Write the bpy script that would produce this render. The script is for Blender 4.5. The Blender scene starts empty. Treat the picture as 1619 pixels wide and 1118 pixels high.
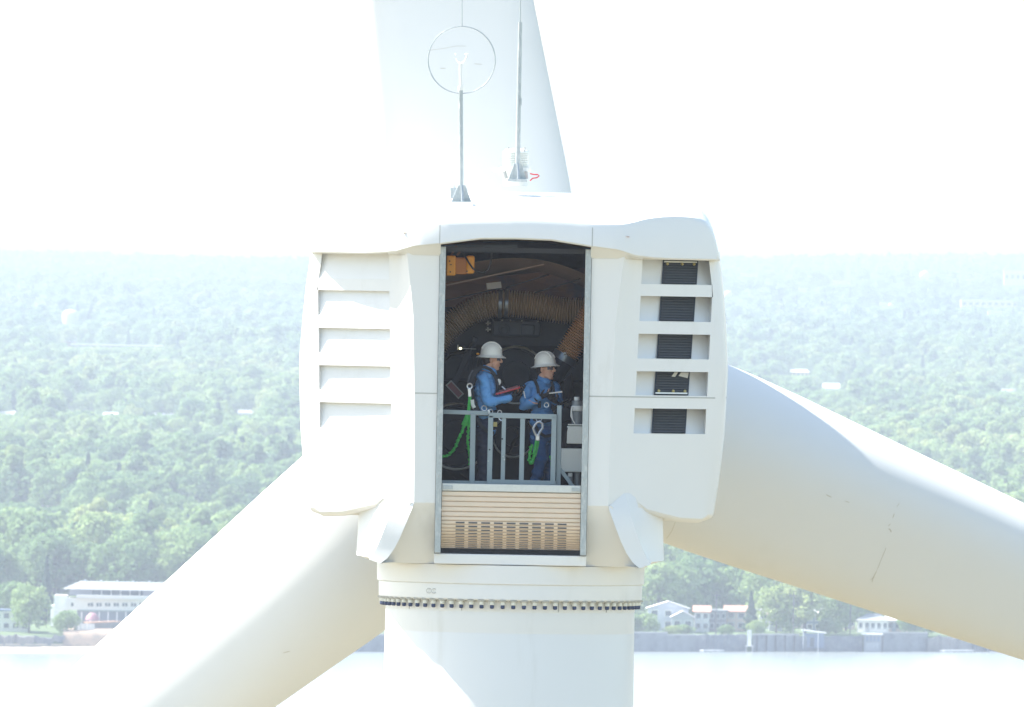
import bpy, bmesh, math, random
from math import sin, cos, pi, radians, sqrt, atan2
from mathutils import Vector, Matrix, noise

# ------------------------------------------------------------------ camera, sky, sun, exposure
S = bpy.context.scene
COL = S.collection
F, CXP, CYP = 28000.0, 809.5, 559.0          # focal length in photo pixels, photo centre
ROLL, PITCH = radians(1.05), math.atan(129 / F)
CAMP = Vector((-0.027, -250.0, 80.0))
_R = Vector((1, 0, 0)); _F = Vector((0, cos(PITCH), -sin(PITCH))); _U = Vector((0, sin(PITCH), cos(PITCH)))
RC = _R * cos(ROLL) + _U * sin(ROLL); UC = -_R * sin(ROLL) + _U * cos(ROLL)
cd = bpy.data.cameras.new('camera'); cam = bpy.data.objects.new('camera', cd); COL.objects.link(cam)
cd.sensor_width = 36; cd.lens = F / 1619 * 36; cd.clip_start = 1; cd.clip_end = 60000
m3 = Matrix((RC, UC, -_F)).transposed()
cam.matrix_world = Matrix.Translation(CAMP) @ m3.to_4x4()
S.camera = cam
cd.dof.use_dof = True; cd.dof.focus_distance = 250.8; cd.dof.aperture_fstop = 19

SUN_EL, SUN_AZ = radians(50), radians(-72)      # azimuth clockwise from +Y
w = bpy.data.worlds.new('World'); S.world = w; w.use_nodes = True
nt = w.node_tree; bg = nt.nodes['Background']
sk = nt.nodes.new('ShaderNodeTexSky'); sk.sky_type = 'NISHITA'; sk.sun_disc = False
sk.sun_elevation = SUN_EL; sk.sun_rotation = SUN_AZ % (2 * pi); sk.altitude = 0
sk.air_density = 1.0; sk.dust_density = 1.1; sk.ozone_density = 1.0
tn = nt.nodes.new('ShaderNodeMix'); tn.data_type = 'RGBA'; tn.blend_type = 'MULTIPLY'; tn.inputs[0].default_value = 1; tn.inputs[7].default_value = (1.04, 1.0, .88, 1)
nt.links.new(sk.outputs[0], tn.inputs[6]); nt.links.new(tn.outputs[2], bg.inputs[0]); bg.inputs[1].default_value = 0.15
sd = bpy.data.lights.new('sun', 'SUN'); sun = bpy.data.objects.new('sun', sd); COL.objects.link(sun)
sd.energy = 4.8; sd.angle = radians(0.5); sd.color = (1, 0.95, 0.87)
sv = Vector((sin(SUN_AZ) * cos(SUN_EL), cos(SUN_AZ) * cos(SUN_EL), sin(SUN_EL)))
sun.rotation_euler = sv.to_track_quat('Z', 'Y').to_euler(); sun.location = (-40, 20, 160)
S.view_settings.view_transform = 'Standard'; S.view_settings.look = 'None'
S.view_settings.exposure = 1.34; S.view_settings.gamma = 1.0
S.render.engine = 'CYCLES'
cy = S.cycles; cy.use_denoising = True; cy.max_bounces = 8; cy.diffuse_bounces = 4; cy.glossy_bounces = 3
cy.transmission_bounces = 2; cy.volume_bounces = 1; cy.transparent_max_bounces = 8; cy.sample_clamp_indirect = 8
try: cy.denoiser = 'OPENIMAGEDENOISE'
except Exception: pass

RND = random.Random(7)
def P(px, py, y=0.0):
    """world point at depth y (metres beyond the nacelle's rear face) seen at photo pixel (px, py)"""
    d = _F * F + RC * (px - CXP) - UC * (py - CYP)
    return CAMP + d * ((y + 250.0) / d.y)
def proj(p):
    v = p - CAMP; z = v.dot(_F)
    return CXP + v.dot(RC) * F / z, CYP - v.dot(UC) * F / z
def lerp(a, b, t): return a + (b - a) * t
def tab(t, x):
    if x <= t[0][0]: return t[0][1]
    for (x0, y0), (x1, y1) in zip(t, t[1:]):
        if x <= x1: return y0 + (y1 - y0) * (x - x0) / (x1 - x0)
    return t[-1][1]
def smooth(t): t = max(0, min(1, t)); return t * t * (3 - 2 * t)

# ------------------------------------------------------------------ materials
MATS = {}
def mat(name, col, rough=0.6, metal=0.0, var=0.06, scale=3.0, bump=0.0, bscale=40.0, spec=0.5, dirt=None, dscale=(2, 2, 0.5), dlo=.55, dhi=.75, coat=0.0):
    if name in MATS: return MATS[name]
    m = bpy.data.materials.new(name); m.use_nodes = True; MATS[name] = m
    n = m.node_tree; b = n.nodes['Principled BSDF']; L = n.links.new
    b.inputs['Roughness'].default_value = rough; b.inputs['Metallic'].default_value = metal
    b.inputs['Specular IOR Level'].default_value = spec
    if coat: b.inputs['Coat Weight'].default_value = coat; b.inputs['Coat Roughness'].default_value = .15
    tc = n.nodes.new('ShaderNodeTexCoord')
    nz = n.nodes.new('ShaderNodeTexNoise'); nz.inputs['Scale'].default_value = scale; nz.inputs['Detail'].default_value = 5
    L(tc.outputs['Object'], nz.inputs['Vector'])
    mx = n.nodes.new('ShaderNodeMix'); mx.data_type = 'RGBA'
    c = Vector(col)
    mx.inputs[6].default_value = (*(c * (1 - var)), 1); mx.inputs[7].default_value = (*[min(1, q) for q in c * (1 + var)], 1)
    L(nz.outputs['Fac'], mx.inputs[0]); out = mx.outputs[2]
    if dirt:
        mp = n.nodes.new('ShaderNodeMapping'); mp.inputs['Scale'].default_value = dscale; L(tc.outputs['Object'], mp.inputs[0])
        n2 = n.nodes.new('ShaderNodeTexNoise'); n2.inputs['Scale'].default_value = 1.0; n2.inputs['Detail'].default_value = 8; n2.inputs['Roughness'].default_value = .65
        L(mp.outputs[0], n2.inputs['Vector'])
        rp = n.nodes.new('ShaderNodeMapRange'); rp.inputs[1].default_value = dlo; rp.inputs[2].default_value = dhi
        L(n2.outputs['Fac'], rp.inputs[0])
        m2 = n.nodes.new('ShaderNodeMix'); m2.data_type = 'RGBA'; m2.inputs[7].default_value = (*dirt, 1)
        L(rp.outputs[0], m2.inputs[0]); L(out, m2.inputs[6]); out = m2.outputs[2]
    L(out, b.inputs['Base Color'])
    if bump:
        n3 = n.nodes.new('ShaderNodeTexNoise'); n3.inputs['Scale'].default_value = bscale; n3.inputs['Detail'].default_value = 4
        L(tc.outputs['Object'], n3.inputs['Vector'])
        bp = n.nodes.new('ShaderNodeBump'); bp.inputs['Strength'].default_value = bump; bp.inputs['Distance'].default_value = .02
        L(n3.outputs['Fac'], bp.inputs['Height']); L(bp.outputs[0], b.inputs['Normal'])
    return m
def leafmat(name, cols, loc_scale=.004):
    m = bpy.data.materials.new(name); m.use_nodes = True; n = m.node_tree; L = n.links.new
    b = n.nodes['Principled BSDF']; b.inputs['Roughness'].default_value = .8; b.inputs['Specular IOR Level'].default_value = .15
    oi = n.nodes.new('ShaderNodeObjectInfo')
    nz = n.nodes.new('ShaderNodeTexNoise'); nz.inputs['Scale'].default_value = loc_scale; nz.inputs['Detail'].default_value = 3
    L(oi.outputs['Location'], nz.inputs['Vector'])
    tc = n.nodes.new('ShaderNodeTexCoord'); n2 = n.nodes.new('ShaderNodeTexNoise'); n2.inputs['Scale'].default_value = .35
    L(tc.outputs['Object'], n2.inputs['Vector'])
    a = n.nodes.new('ShaderNodeMath'); a.operation = 'MULTIPLY_ADD'; a.inputs[1].default_value = .55; L(oi.outputs['Random'], a.inputs[0])
    k = n.nodes.new('ShaderNodeMath'); k.operation = 'MULTIPLY_ADD'; k.inputs[1].default_value = 1.5; k.inputs[2].default_value = -.72; L(nz.outputs['Fac'], k.inputs[0])
    L(k.outputs[0], a.inputs[2])
    a2 = n.nodes.new('ShaderNodeMath'); a2.operation = 'MULTIPLY_ADD'; a2.inputs[1].default_value = .45; L(n2.outputs['Fac'], a2.inputs[0]); L(a.outputs[0], a2.inputs[2])
    r = n.nodes.new('ShaderNodeValToRGB'); L(a2.outputs[0], r.inputs[0])
    e = r.color_ramp.elements
    for i, c in enumerate(cols):
        q = e[i] if i < 2 else e.new(0.5)
        q.color = (*c, 1)
    for i, q in enumerate(list(e)): pass
    ps = [i / (len(cols) - 1) for i in range(len(cols))]
    cs = [(*c, 1) for c in cols]
    for q, p_, c_ in zip(e, ps, cs): q.position = p_
    for q, c_ in zip(e, cs): q.color = c_
    L(r.outputs[0], b.inputs['Base Color'])
    tr = n.nodes.new('ShaderNodeBsdfTranslucent'); L(r.outputs[0], tr.inputs[0]); ms = n.nodes.new('ShaderNodeMixShader'); ms.inputs[0].default_value = .42
    L(b.outputs[0], ms.inputs[1]); L(tr.outputs[0], ms.inputs[2]); L(ms.outputs[0], n.nodes['Material Output'].inputs[0])
    MATS[name] = m; return m

WHITE = mat('white_gelcoat', (.80, .80, .79), .38, var=.02, scale=1.2, dirt=(.62, .61, .57), dscale=(1.6, 1.6, .5), dlo=.56, dhi=.95)
BLADE = mat('blade_paint', (.72, .725, .71), .6, var=.02, scale=.5, dirt=(.66, .66, .63), dscale=(1.2, .5, 1.2), dlo=.6, dhi=.95)
TOWERM = mat('tower_paint', (.78, .79, .79), .4, var=.02, scale=.8, dirt=(.60, .60, .57), dscale=(2.5, 2.5, .3), dlo=.58, dhi=.95)
SEAM = mat('seam_sealant', (.46, .46, .44), .7)
GALV = mat('galvanized_steel', (.42, .46, .48), .45, .55, var=.2, scale=30, dirt=(.6, .62, .62), dscale=(25, 25, 8), dlo=.5, dhi=.7)
RAILM = mat('grey_rail_paint', (.24, .30, .33), .5, var=.08)
BRUSHED = mat('aluminium', (.62, .64, .63), .4, .4, var=.1, scale=20)
SLAT = mat('cream_shutter_slats', (.76, .63, .50), .5, var=.04, scale=6, dirt=(.62, .55, .42), dscale=(2, 2, 5), dlo=.5, dhi=.9)
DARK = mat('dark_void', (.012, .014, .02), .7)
GRILL = mat('dark_grille', (.05, .06, .075), .55, var=.25, scale=20)
SHELLIN = mat('brown_inner_lining', (.26, .14, .10), .7, var=.25, scale=1.5, dirt=(.08, .09, .15), dscale=(.8, .8, .8), dlo=.45, dhi=.6)
ORANGE_IN = mat('rusty_orange_lining', (.62, .22, .08), .7, var=.3, scale=2)
PALE_IN = mat('grey_inner_arch', (.36, .27, .23), .6, var=.2)
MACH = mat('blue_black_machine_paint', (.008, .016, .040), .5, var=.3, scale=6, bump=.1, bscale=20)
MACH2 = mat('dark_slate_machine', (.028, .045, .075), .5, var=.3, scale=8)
RIM = mat('worn_steel_rim', (.42, .40, .36), .4, .5, var=.4, scale=12)
HOSE = mat('brown_flexible_hose', (.30, .21, .12), .5, var=.3, scale=4)
HOSE2 = mat('orange_brown_hose', (.42, .22, .09), .5, var=.3, scale=4)
YEL = mat('yellow_hoist_paint', (.75, .33, .03), .5, var=.1)
BLK = mat('black_rubber', (.012, .012, .015), .5)
LABEL = mat('label_plate', (.30, .14, .15), .5)
LABELW = mat('label_border', (.4, .4, .4), .5)
CAB = mat('light_grey_cabinet', (.78, .80, .76), .45, var=.04)
CABD = mat('mid_grey_housing', (.24, .26, .28), .45, .3, var=.1)
WPLAST = mat('white_plastic', (.82, .82, .80), .35)
REDM = mat('red_plastic', (.65, .03, .04), .4)
BLUEC = mat('blue_bolt_cap', (.03, .05, .13), .5)

# ------------------------------------------------------------------ mesh builder
def link(o, parent=None):
    COL.objects.link(o)
    if parent is not None:
        o.parent = parent
    return o
class MB:
    def __init__(s): s.v = []; s.f = []; s.mi = []; s.m = 0
    def add(s, vs, fs):
        k = len(s.v); s.v += [Vector(v) for v in vs]
        s.f += [tuple(i + k for i in f) for f in fs]; s.mi += [s.m] * len(fs); return s
    def box(s, x0, x1, y0, y1, z0, z1, M=None):
        vs = [Vector((x, y, z)) for z in (z0, z1) for y in (y0, y1) for x in (x0, x1)]
        if M is not None: vs = [M @ v for v in vs]
        return s.add(vs, [(0, 2, 3, 1), (4, 5, 7, 6), (0, 1, 5, 4), (2, 6, 7, 3), (0, 4, 6, 2), (1, 3, 7, 5)])
    def bar(s, a, b, w, h=None, up=(0, 1, 0)):
        a = Vector(a); b = Vector(b); h = h or w; d = (b - a); L = d.length; d.normalize()
        u = Vector(up); u = (u - d * u.dot(d)); u = u.normalized() if u.length > 1e-4 else d.orthogonal().normalized(); r = d.cross(u)
        M = Matrix((r, u, d)).transposed().to_4x4(); M.translation = a
        return s.box(-w / 2, w / 2, -h / 2, h / 2, 0, L, M)
    def grid(s, rows, closed=False, caps=False):
        n = len(rows[0]); fs = []
        for i in range(len(rows) - 1):
            for j in range(n if closed else n - 1):
                k = (j + 1) % n
                fs.append((i * n + j, i * n + k, (i + 1) * n + k, (i + 1) * n + j))
        if caps: fs.append(tuple(range(n))[::-1]); fs.append(tuple((len(rows) - 1) * n + j for j in range(n)))
        return s.add([p for r in rows for p in r], fs)
    def tube(s, pts, r, n=12, closed=False, caps=True):
        pts = [Vector(p) for p in pts]; m = len(pts); rows = []; prev = None
        for i, p in enumerate(pts):
            a = pts[(i - 1) % m] if (closed or i) else p; b = pts[(i + 1) % m] if (closed or i < m - 1) else p
            d = (b - a).normalized()
            if prev is None: prev = d.orthogonal().normalized()
            prev = (prev - d * prev.dot(d)).normalized(); q = d.cross(prev)
            rr = r[i] if isinstance(r, (list, tuple)) else r
            rows.append([p + (prev * cos(t) + q * sin(t)) * rr for t in [2 * pi * j / n for j in range(n)]])
        if closed: rows.append(rows[0])
        return s.grid(rows, True, caps and not closed)
    def lathe(s, prof, c=(0, 0, 0), n=48, M=None, caps=False):
        rows = []
        for r, z in prof:
            row = [Vector((r * cos(2 * pi * j / n), r * sin(2 * pi * j / n), z)) for j in range(n)]
            rows.append([(M @ q if M is not None else q) + Vector(c) for q in row])
        return s.grid(rows, True, caps)
    def prism(s, poly, y0, y1):
        n = len(poly); vs = [(x, y0, z) for x, z in poly] + [(x, y1, z) for x, z in poly]
        fs = [tuple(range(n)), tuple(range(2 * n - 1, n - 1, -1))] + [(i, i + n, (i + 1) % n + n, (i + 1) % n) for i in range(n)]
        return s.add(vs, fs)
    def ellips(s, c, r, M=None, n=16, m=10):
        c = Vector(c)
        rows = []
        for i in range(m + 1):
            t = pi * i / m; rr = max(sin(t), 1e-3)
            row = [Vector((r[0] * rr * cos(2 * pi * j / n), r[1] * rr * sin(2 * pi * j / n), r[2] * cos(t))) for j in range(n)]
            rows.append([(M @ q if M is not None else q) + c for q in row])
        return s.grid(rows, True, True)
    def build(s, name, ms, parent=None, smooth=30, bevel=0, origin=None):
        me = bpy.data.meshes.new(name)
        o0 = Vector(origin) if origin is not None else (parent_origin(parent))
        me.from_pydata([v - o0 for v in s.v], [], s.f)
        for m_ in (ms if isinstance(ms, (list, tuple)) else [ms]): me.materials.append(m_)
        for p, i in zip(me.polygons, s.mi): p.material_index = i
        bm = bmesh.new(); bm.from_mesh(me); bmesh.ops.recalc_face_normals(bm, faces=bm.faces); bm.to_mesh(me); bm.free()
        if smooth:
            me.shade_smooth()
            try: me.set_sharp_from_angle(angle=radians(smooth))
            except Exception: pass
        o = bpy.data.objects.new(name, me)
        if bevel:
            b = o.modifiers.new('bevel', 'BEVEL'); b.width = bevel; b.segments = 2; b.limit_method = 'ANGLE'; b.angle_limit = radians(40)
        link(o, parent)
        if parent is None: o.location = o0
        return o
def parent_origin(p):
    v = Vector((0, 0, 0))
    while p is not None: v = v + p.location; p = p.parent
    return v
def thing(name, loc, label, cat, group=None):
    o = bpy.data.objects.new(name, None); o.empty_display_size = .2; COL.objects.link(o); o.location = loc
    return tag(o, label, cat, group)
def tag(o, label=None, cat=None, group=None, kind=None):
    if label: o['label'] = label
    if cat: o['category'] = cat
    if group: o['group'] = group
    if kind: o['kind'] = kind
    return o
Z0 = 80.0
V = lambda x, y, z: Vector((x, y, Z0 + z))

# ================================================================== THE LAND
def shoreY(x): return 3483.0 + 0.85 * x
PROF = [(-200, 0), (0, 3.3), (60, 4.2), (300, 6), (800, 9.5), (2300, 15), (4300, 25), (6300, 37), (9300, 56), (13300, 83), (18300, 104), (21500, 103)]
def elev(x, Y):
    t = Y - shoreY(x)
    if t < 0: return 3.3
    e = tab(PROF, t) + 0.0183 * x * smooth(t / 2500) + 3.0 * smooth(t / 4000) * noise.noise(Vector((x / 900, Y / 2200, 3.1))) * (1 + t / 5000)
    w_ = smooth((t - 11500) / 4500)
    if w_ > 0:
        px = CXP + (x - CAMP.x) * F / (Y + 250); d2 = 20000
        py = tab([(-900, 400), (0, 414), (150, 420), (300, 426), (480, 432), (700, 437), (1140, 443), (1350, 442), (1619, 437), (2400, 430)], px)
        e = lerp(e, P(px, py, d2 - 250).z + 3.0 * noise.noise(Vector((px / 60, Y / 1500, 5))), w_)
    return e
FOOT = []      # (px0, px1, py_bottom, depth): buildings that must stay visible in front of trees

def ground():
    g = MB(); g.add([(-9000, -3500, 1.2), (9000, -3500, 1.2), (9000, 1250, 1.2), (-9000, 1250, 1.2)], [(0, 1, 2, 3)])
    o = g.build('ground', mat('tan_ground', (.22, .18, .12), .9, var=.2, scale=.01, dirt=(.12, .13, .07), dscale=(.02, .02, .02), dlo=.45, dhi=.6), smooth=0); tag(o, 'dry tan ground below the turbine', 'ground', kind='structure')
    wm = bpy.data.materials.new('lake_water'); wm.use_nodes = True; n = wm.node_tree; b = n.nodes['Principled BSDF']
    b.inputs['Base Color'].default_value = (.25, .28, .28, 1); b.inputs['Roughness'].default_value = .22; b.inputs['IOR'].default_value = 1.33
    tc = n.nodes.new('ShaderNodeTexCoord'); mp = n.nodes.new('ShaderNodeMapping'); mp.inputs['Scale'].default_value = (.12, .05, 1)
    nz = n.nodes.new('ShaderNodeTexNoise'); nz.inputs['Scale'].default_value = 1; nz.inputs['Detail'].default_value = 6
    bp = n.nodes.new('ShaderNodeBump'); bp.inputs['Strength'].default_value = .35; bp.inputs['Distance'].default_value = .4
    L = n.links.new; L(tc.outputs['Object'], mp.inputs[0]); L(mp.outputs[0], nz.inputs['Vector']); L(nz.outputs['Fac'], bp.inputs['Height']); L(bp.outputs[0], b.inputs['Normal'])
    g = MB(); g.add([(-9000, -3500, 0), (9000, -3500, 0), (9000, 12500, 0), (-9000, 12500, 0)], [(0, 1, 2, 3)])
    tag(g.build('water', wm, smooth=0), 'pale lake water in front of the shore', 'water', kind='structure')
    ts = [0, 1, 3, 6, 10, 15, 22, 30, 40, 55, 75, 100, 130, 170, 220, 280, 350, 430, 520, 640, 780, 950]
    while ts[-1] < 21500: ts.append(ts[-1] * 1.06)
    xs = [-5600, -4200, -3000, -2200, -1600] + [x for x in range(-1200, -200, 50)] + [x for x in range(-200, 201, 8)] + [x for x in range(250, 1201, 50)] + [1600, 2200, 3000, 4200, 5600]
    rows = []
    for t in ts:
        rows.append([Vector((x, shoreY(x) + t, elev(x, shoreY(x) + t))) for x in xs])
    # bank: sand slope left, sheer elsewhere
    def bank(x):
        k = smooth((-76 - x) / 8)
        return k
    r0 = [Vector((x, shoreY(x) - 22 * bank(x) - .2, -1.0)) for x in xs]
    r1 = [Vector((x, shoreY(x) - 3 * bank(x) - .1, 1.0 * bank(x) - .9 * (1 - bank(x)))) for x in xs]
    g = MB(); g.grid([r0, r1] + rows)
    gm = mat('meadow', (.11, .17, .07), .95, var=.35, scale=.02, dirt=(.10, .12, .06), dscale=(.01, .01, .01), dlo=.5, dhi=.65)
    tag(g.build('terrain', gm, smooth=60), 'wooded plain rising to low hills beyond the lake', 'land', kind='structure')
ground()

# ---- tree prototypes
LEAF = leafmat('leaves', [(.11, .20, .10), (.20, .32, .13), (.30, .42, .16), (.42, .49, .19)])
NEEDLE = leafmat('needles', [(.05, .11, .07), (.10, .18, .10)])
BARK = mat('bark', (.10, .085, .07), .9, var=.3)
def crown_mesh(rng, H, W, kind, nq, q):
    mb = MB(); cl = []
    base = H * (.10 if kind != 'cone' else .08)
    hh = H - base
    if kind == 'cone':
        for i in range(nq):
            t = rng.random() ** .75; z = base + hh * (1 - t); r = W / 2 * t * (.55 + .45 * abs(sin(t * 16))) * rng.uniform(.75, 1.05); a = rng.uniform(0, 2 * pi)
            cl.append((Vector((r * cos(a), r * sin(a), z)), Vector((cos(a), sin(a), .4))))
    else:
        nc = 16 if kind == 'broad' else 11
        cs = []
        for i in range(nc):
            a = i * 2.4 + rng.uniform(-.4, .4); t = (i + .5) / nc
            z = base + hh * (.18 + .68 * t); rr = sqrt(max(.05, 1 - (2 * t - .75) ** 2 / 1.8)) * W / 2 * rng.uniform(.45, .72)
            cs.append((Vector((rr * cos(a), rr * sin(a), z)), W * rng.uniform(.16, .27)))
        cs.append((Vector((0, 0, base + hh * .55)), W * .3)); cs.append((Vector((0, 0, H * .84)), W * .2))
        for i in range(nq):
            c, r = rng.choice(cs)
            d = Vector((rng.gauss(0, 1), rng.gauss(0, 1), rng.gauss(0.25, 1))).normalized()
            cl.append((c + Vector((d.x, d.y, d.z * .8)) * r * rng.uniform(.7, 1.08), d))
    for p, d in cl:
        nrm = (d + Vector((rng.gauss(0, .5), rng.gauss(0, .5), rng.gauss(0.2, .5)))).normalized()
        u = nrm.orthogonal().normalized(); v = nrm.cross(u); a = rng.uniform(0, 6.3); s_ = q * rng.uniform(.6, 1.3)
        u, v = u * cos(a) + v * sin(a), v * cos(a) - u * sin(a)
        mb.add([p + u * s_, p + v * s_ * .8, p - u * s_ * .9, p - v * s_], [(0, 1, 2, 3)])
    return mb
def trunk_mesh(rng, H, W, kind):
    mb = MB(); top = H * (.6 if kind != 'cone' else .85)
    r0 = .022 * H; mb.tube([(0, 0, -.8), (.05, 0, top * .4), (0, .1, top)], [r0 * 1.2, r0 * .8, r0 * .25], 7)
    if kind != 'cone':
        for i in range(5):
            a = i * 1.3 + rng.random(); z = H * rng.uniform(.25, .45); e = W * rng.uniform(.2, .33)
            mb.tube([(0, 0, z), (cos(a) * e * .5, sin(a) * e * .5, z + H * .12), (cos(a) * e, sin(a) * e, z + H * .28)], [r0 * .5, r0 * .35, r0 * .12], 5)
    return mb
KINDS = [('leafy_tree', 13, 11, 'broad'), ('leafy_tree', 15, 10, 'oval'), ('leafy_tree', 11, 12, 'broad'), ('poplar_tree', 17, 6.5, 'oval'), ('conifer_tree', 15, 6, 'cone')]
def rawmesh(mb, name, m_):
    me = bpy.data.meshes.new(name); me.from_pydata(mb.v, [], mb.f); 
    for q in m_: me.materials.append(q)
    for p, i in zip(me.polygons, mb.mi): p.material_index = i
    return me
HI = []; LO = []
for ki, (nm, H, W, kd) in enumerate(KINDS):
    rng = random.Random(50 + ki)
    LM = NEEDLE if kd == 'cone' else LEAF
    HI.append((rawmesh(crown_mesh(rng, H, W, kd, 2600, .42), 'crown', [LM]), rawmesh(trunk_mesh(rng, H, W, kd), 'trunk', [BARK])))
    c = crown_mesh(rng, H, W, kd, 760, .66); t = trunk_mesh(rng, H, W, kd); c.m = 1; c.add(t.v, t.f)
    LO.append(rawmesh(c, 'far_tree', [LM, BARK]))
TREE_TEXT = [('broad round leafy tree in the wood beyond the lake shore', 'broad trees of the wood'),
             ('tall oval leafy tree in the wood beyond the lake shore', 'oval trees of the wood'),
             ('low spreading leafy tree in the wood beyond the lake shore', 'spreading trees of the wood'),
             ('slender poplar in the wood beyond the lake shore', 'poplars of the wood'),
             ('pointed dark conifer in the wood beyond the lake shore', 'conifers of the wood')]
def tree(k, p, sc, rz, label=None, group=None, sx=1.0):
    nm = KINDS[k][0]
    r = bpy.data.objects.new(nm, None); COL.objects.link(r); r.location = p; r.rotation_euler.z = rz; r.scale = (sc * sx, sc * sx, sc)
    tag(r, label or TREE_TEXT[k][0], 'tree', group or (None if label else TREE_TEXT[k][1]))
    for me, pn in zip(HI[k], ('crown', 'trunk')):
        c = bpy.data.objects.new(pn, me); COL.objects.link(c); c.parent = r
    return r

# ---- buildings on the far shore
def bmat(n, c, r=.7): return mat(n, c, r, var=.05, scale=.4)
HW = bmat('white_clapboard', (.75, .75, .72)); HG = bmat('grey_siding', (.42, .45, .48)); HB = bmat('blue_siding', (.16, .22, .33)); HC = bmat('cream_stucco', (.72, .58, .48))
RG = bmat('grey_shingle', (.30, .32, .33)); RP = bmat('pale_pink_shingle', (.55, .30, .22)); RW = bmat('white_metal_roof', (.8, .8, .8)); GLASS = mat('dark_window_glass', (.05, .07, .09), .15)
TRIMW = bmat('white_trim', (.8, .8, .8)); STONE = mat('seawall_concrete', (.26, .28, .30), .9, var=.3, scale=.3, dirt=(.14, .16, .18), dscale=(.4, .4, .8), dlo=.45, dhi=.65, bump=.4, bscale=2)
ROCK = mat('grey_rock', (.25, .25, .25), .9, var=.4, scale=1); SAND = mat('pale_sand', (.62, .52, .40), .95, var=.12, scale=.2)
def part(parent, name, mb, m_, bevel=0, smooth=0): return mb.build(name, m_, parent, smooth=smooth, bevel=bevel)
def house(px0, px1, py_eave, py_base, Y, depth, roof_h, wall_m, roof_m, label, kind='gable', wins=3, rows=1, ov=.4, porch=None, base_z=None, door=True):
    a = P(px0, py_base, Y); b = P(px1, py_base, Y); e = P((px0 + px1) / 2, py_eave, Y)
    x0, x1 = a.x, b.x; zb = min(a.z, b.z) if base_z is None else base_z; ze = e.z; xm = (x0 + x1) / 2; ym = Y + depth / 2
    gz = min(elev(x0, Y), elev(x1, Y), zb) - .5
    t = thing('house', Vector((xm, ym, gz)), label, 'house'); mb = MB()
    mb.box(x0, x1, Y, Y + depth, gz, ze); w_ = part(t, 'wall', mb, wall_m)
    mb = MB(); z1 = ze + roof_h; o = ov; zr = ze - .02
    if kind == 'gable':        # ridge runs left-right
        mb.add([(x0 - o, Y - o, zr), (x1 + o, Y - o, zr), (x1 + o, ym, z1), (x0 - o, ym, z1), (x0 - o, Y + depth + o, zr), (x1 + o, Y + depth + o, zr), (x0 - o, Y - o, zr - .2), (x1 + o, Y - o, zr - .2), (x0 - o, Y + depth + o, zr - .2), (x1 + o, Y + depth + o, zr - .2)],
               [(0, 1, 2, 3), (3, 2, 5, 4), (0, 3, 4), (1, 5, 2), (0, 6, 7, 1), (4, 5, 9, 8), (6, 8, 9, 7), (0, 4, 8, 6), (1, 7, 9, 5)])
    elif kind == 'front':      # gable faces the lake
        mb.add([(x0 - o, Y - o, zr), (xm, Y - o, z1), (x1 + o, Y - o, zr), (x0 - o, Y + depth + o, zr), (xm, Y + depth + o, z1), (x1 + o, Y + depth + o, zr)],
               [(0, 1, 4, 3), (1, 2, 5, 4), (3, 4, 5), (0, 3, 5, 2)])
        fr = MB(); fr.add([(x0, Y - .05, ze), (x1, Y - .05, ze), (xm, Y - .05, z1 - .15 * roof_h)], [(0, 1, 2)]); part(t, 'gable', fr, wall_m)
    elif kind == 'hip':
        i = min(depth / 2, (x1 - x0) * .3)
        mb.add([(x0 - o, Y - o, zr), (x1 + o, Y - o, zr), (x1 + o, Y + depth + o, zr), (x0 - o, Y + depth + o, zr), (x0 + i, ym, z1), (x1 - i, ym, z1)],
               [(0, 1, 5, 4), (1, 2, 5), (2, 3, 4, 5), (3, 0, 4), (0, 3, 2, 1)])
    else: mb.box(x0 - o, x1 + o, Y - o, Y + depth + o, zr, zr + .35)
    rf = part(t, 'roof', mb, roof_m)
    if kind in ('gable', 'hip') and (x1 - x0) > 6:
        ch = MB(); ch.box(xm + 1, xm + 1.8, ym - .4, ym + .4, z1 - .6, z1 + .7); ch.build('chimney', HG, rf, smooth=0)
    hgt = (ze - zb) / rows
    for r in range(rows):
        for i in range(wins):
            cx = lerp(x0, x1, (i + .5) / wins); wz = zb + hgt * (r + .55); ww = min(1.3, (x1 - x0) / wins * .55) / 2; wh = min(.65, hgt * .24)
            fm = MB(); fm.box(cx - ww - .12, cx + ww + .12, Y - .06, Y, wz - wh - .12, wz + wh + .12); wo = part(t, 'window', fm, TRIMW)
            gm = MB(); gm.box(cx - ww, cx + ww, Y - .09, Y - .063, wz - wh, wz + wh); gm.build('pane', GLASS, wo, smooth=0)
    if door and rows == 1 and wins >= 2:
        dm = MB(); cx = lerp(x0, x1, .5 if wins % 2 == 0 else .33); dm.box(cx - .45, cx + .45, Y - .07, Y, zb, zb + 2.0); part(t, 'door', dm, HG)
    if porch:
        pm = MB(); pm.box(x0 - .3, x1 + .3, Y - porch, Y - .1, zb - .1, zb + .05); part(t, 'deck', pm, TRIMW)
        for i in range(6):
            q = lerp(x0, x1, i / 5); pm = MB(); pm.box(q - .05, q + .05, Y - porch, Y - porch + .1, zb + .05, zb + 1); part(t, 'deck_post', pm, TRIMW)
        pm = MB(); pm.box(x0 - .3, x1 + .3, Y - porch - .02, Y - porch + .12, zb + 1, zb + 1.1); part(t, 'deck_rail', pm, TRIMW)
    FOOT.append((px0 - 3, px1 + 3, py_base - 3, Y + 250))
    return t

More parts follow.
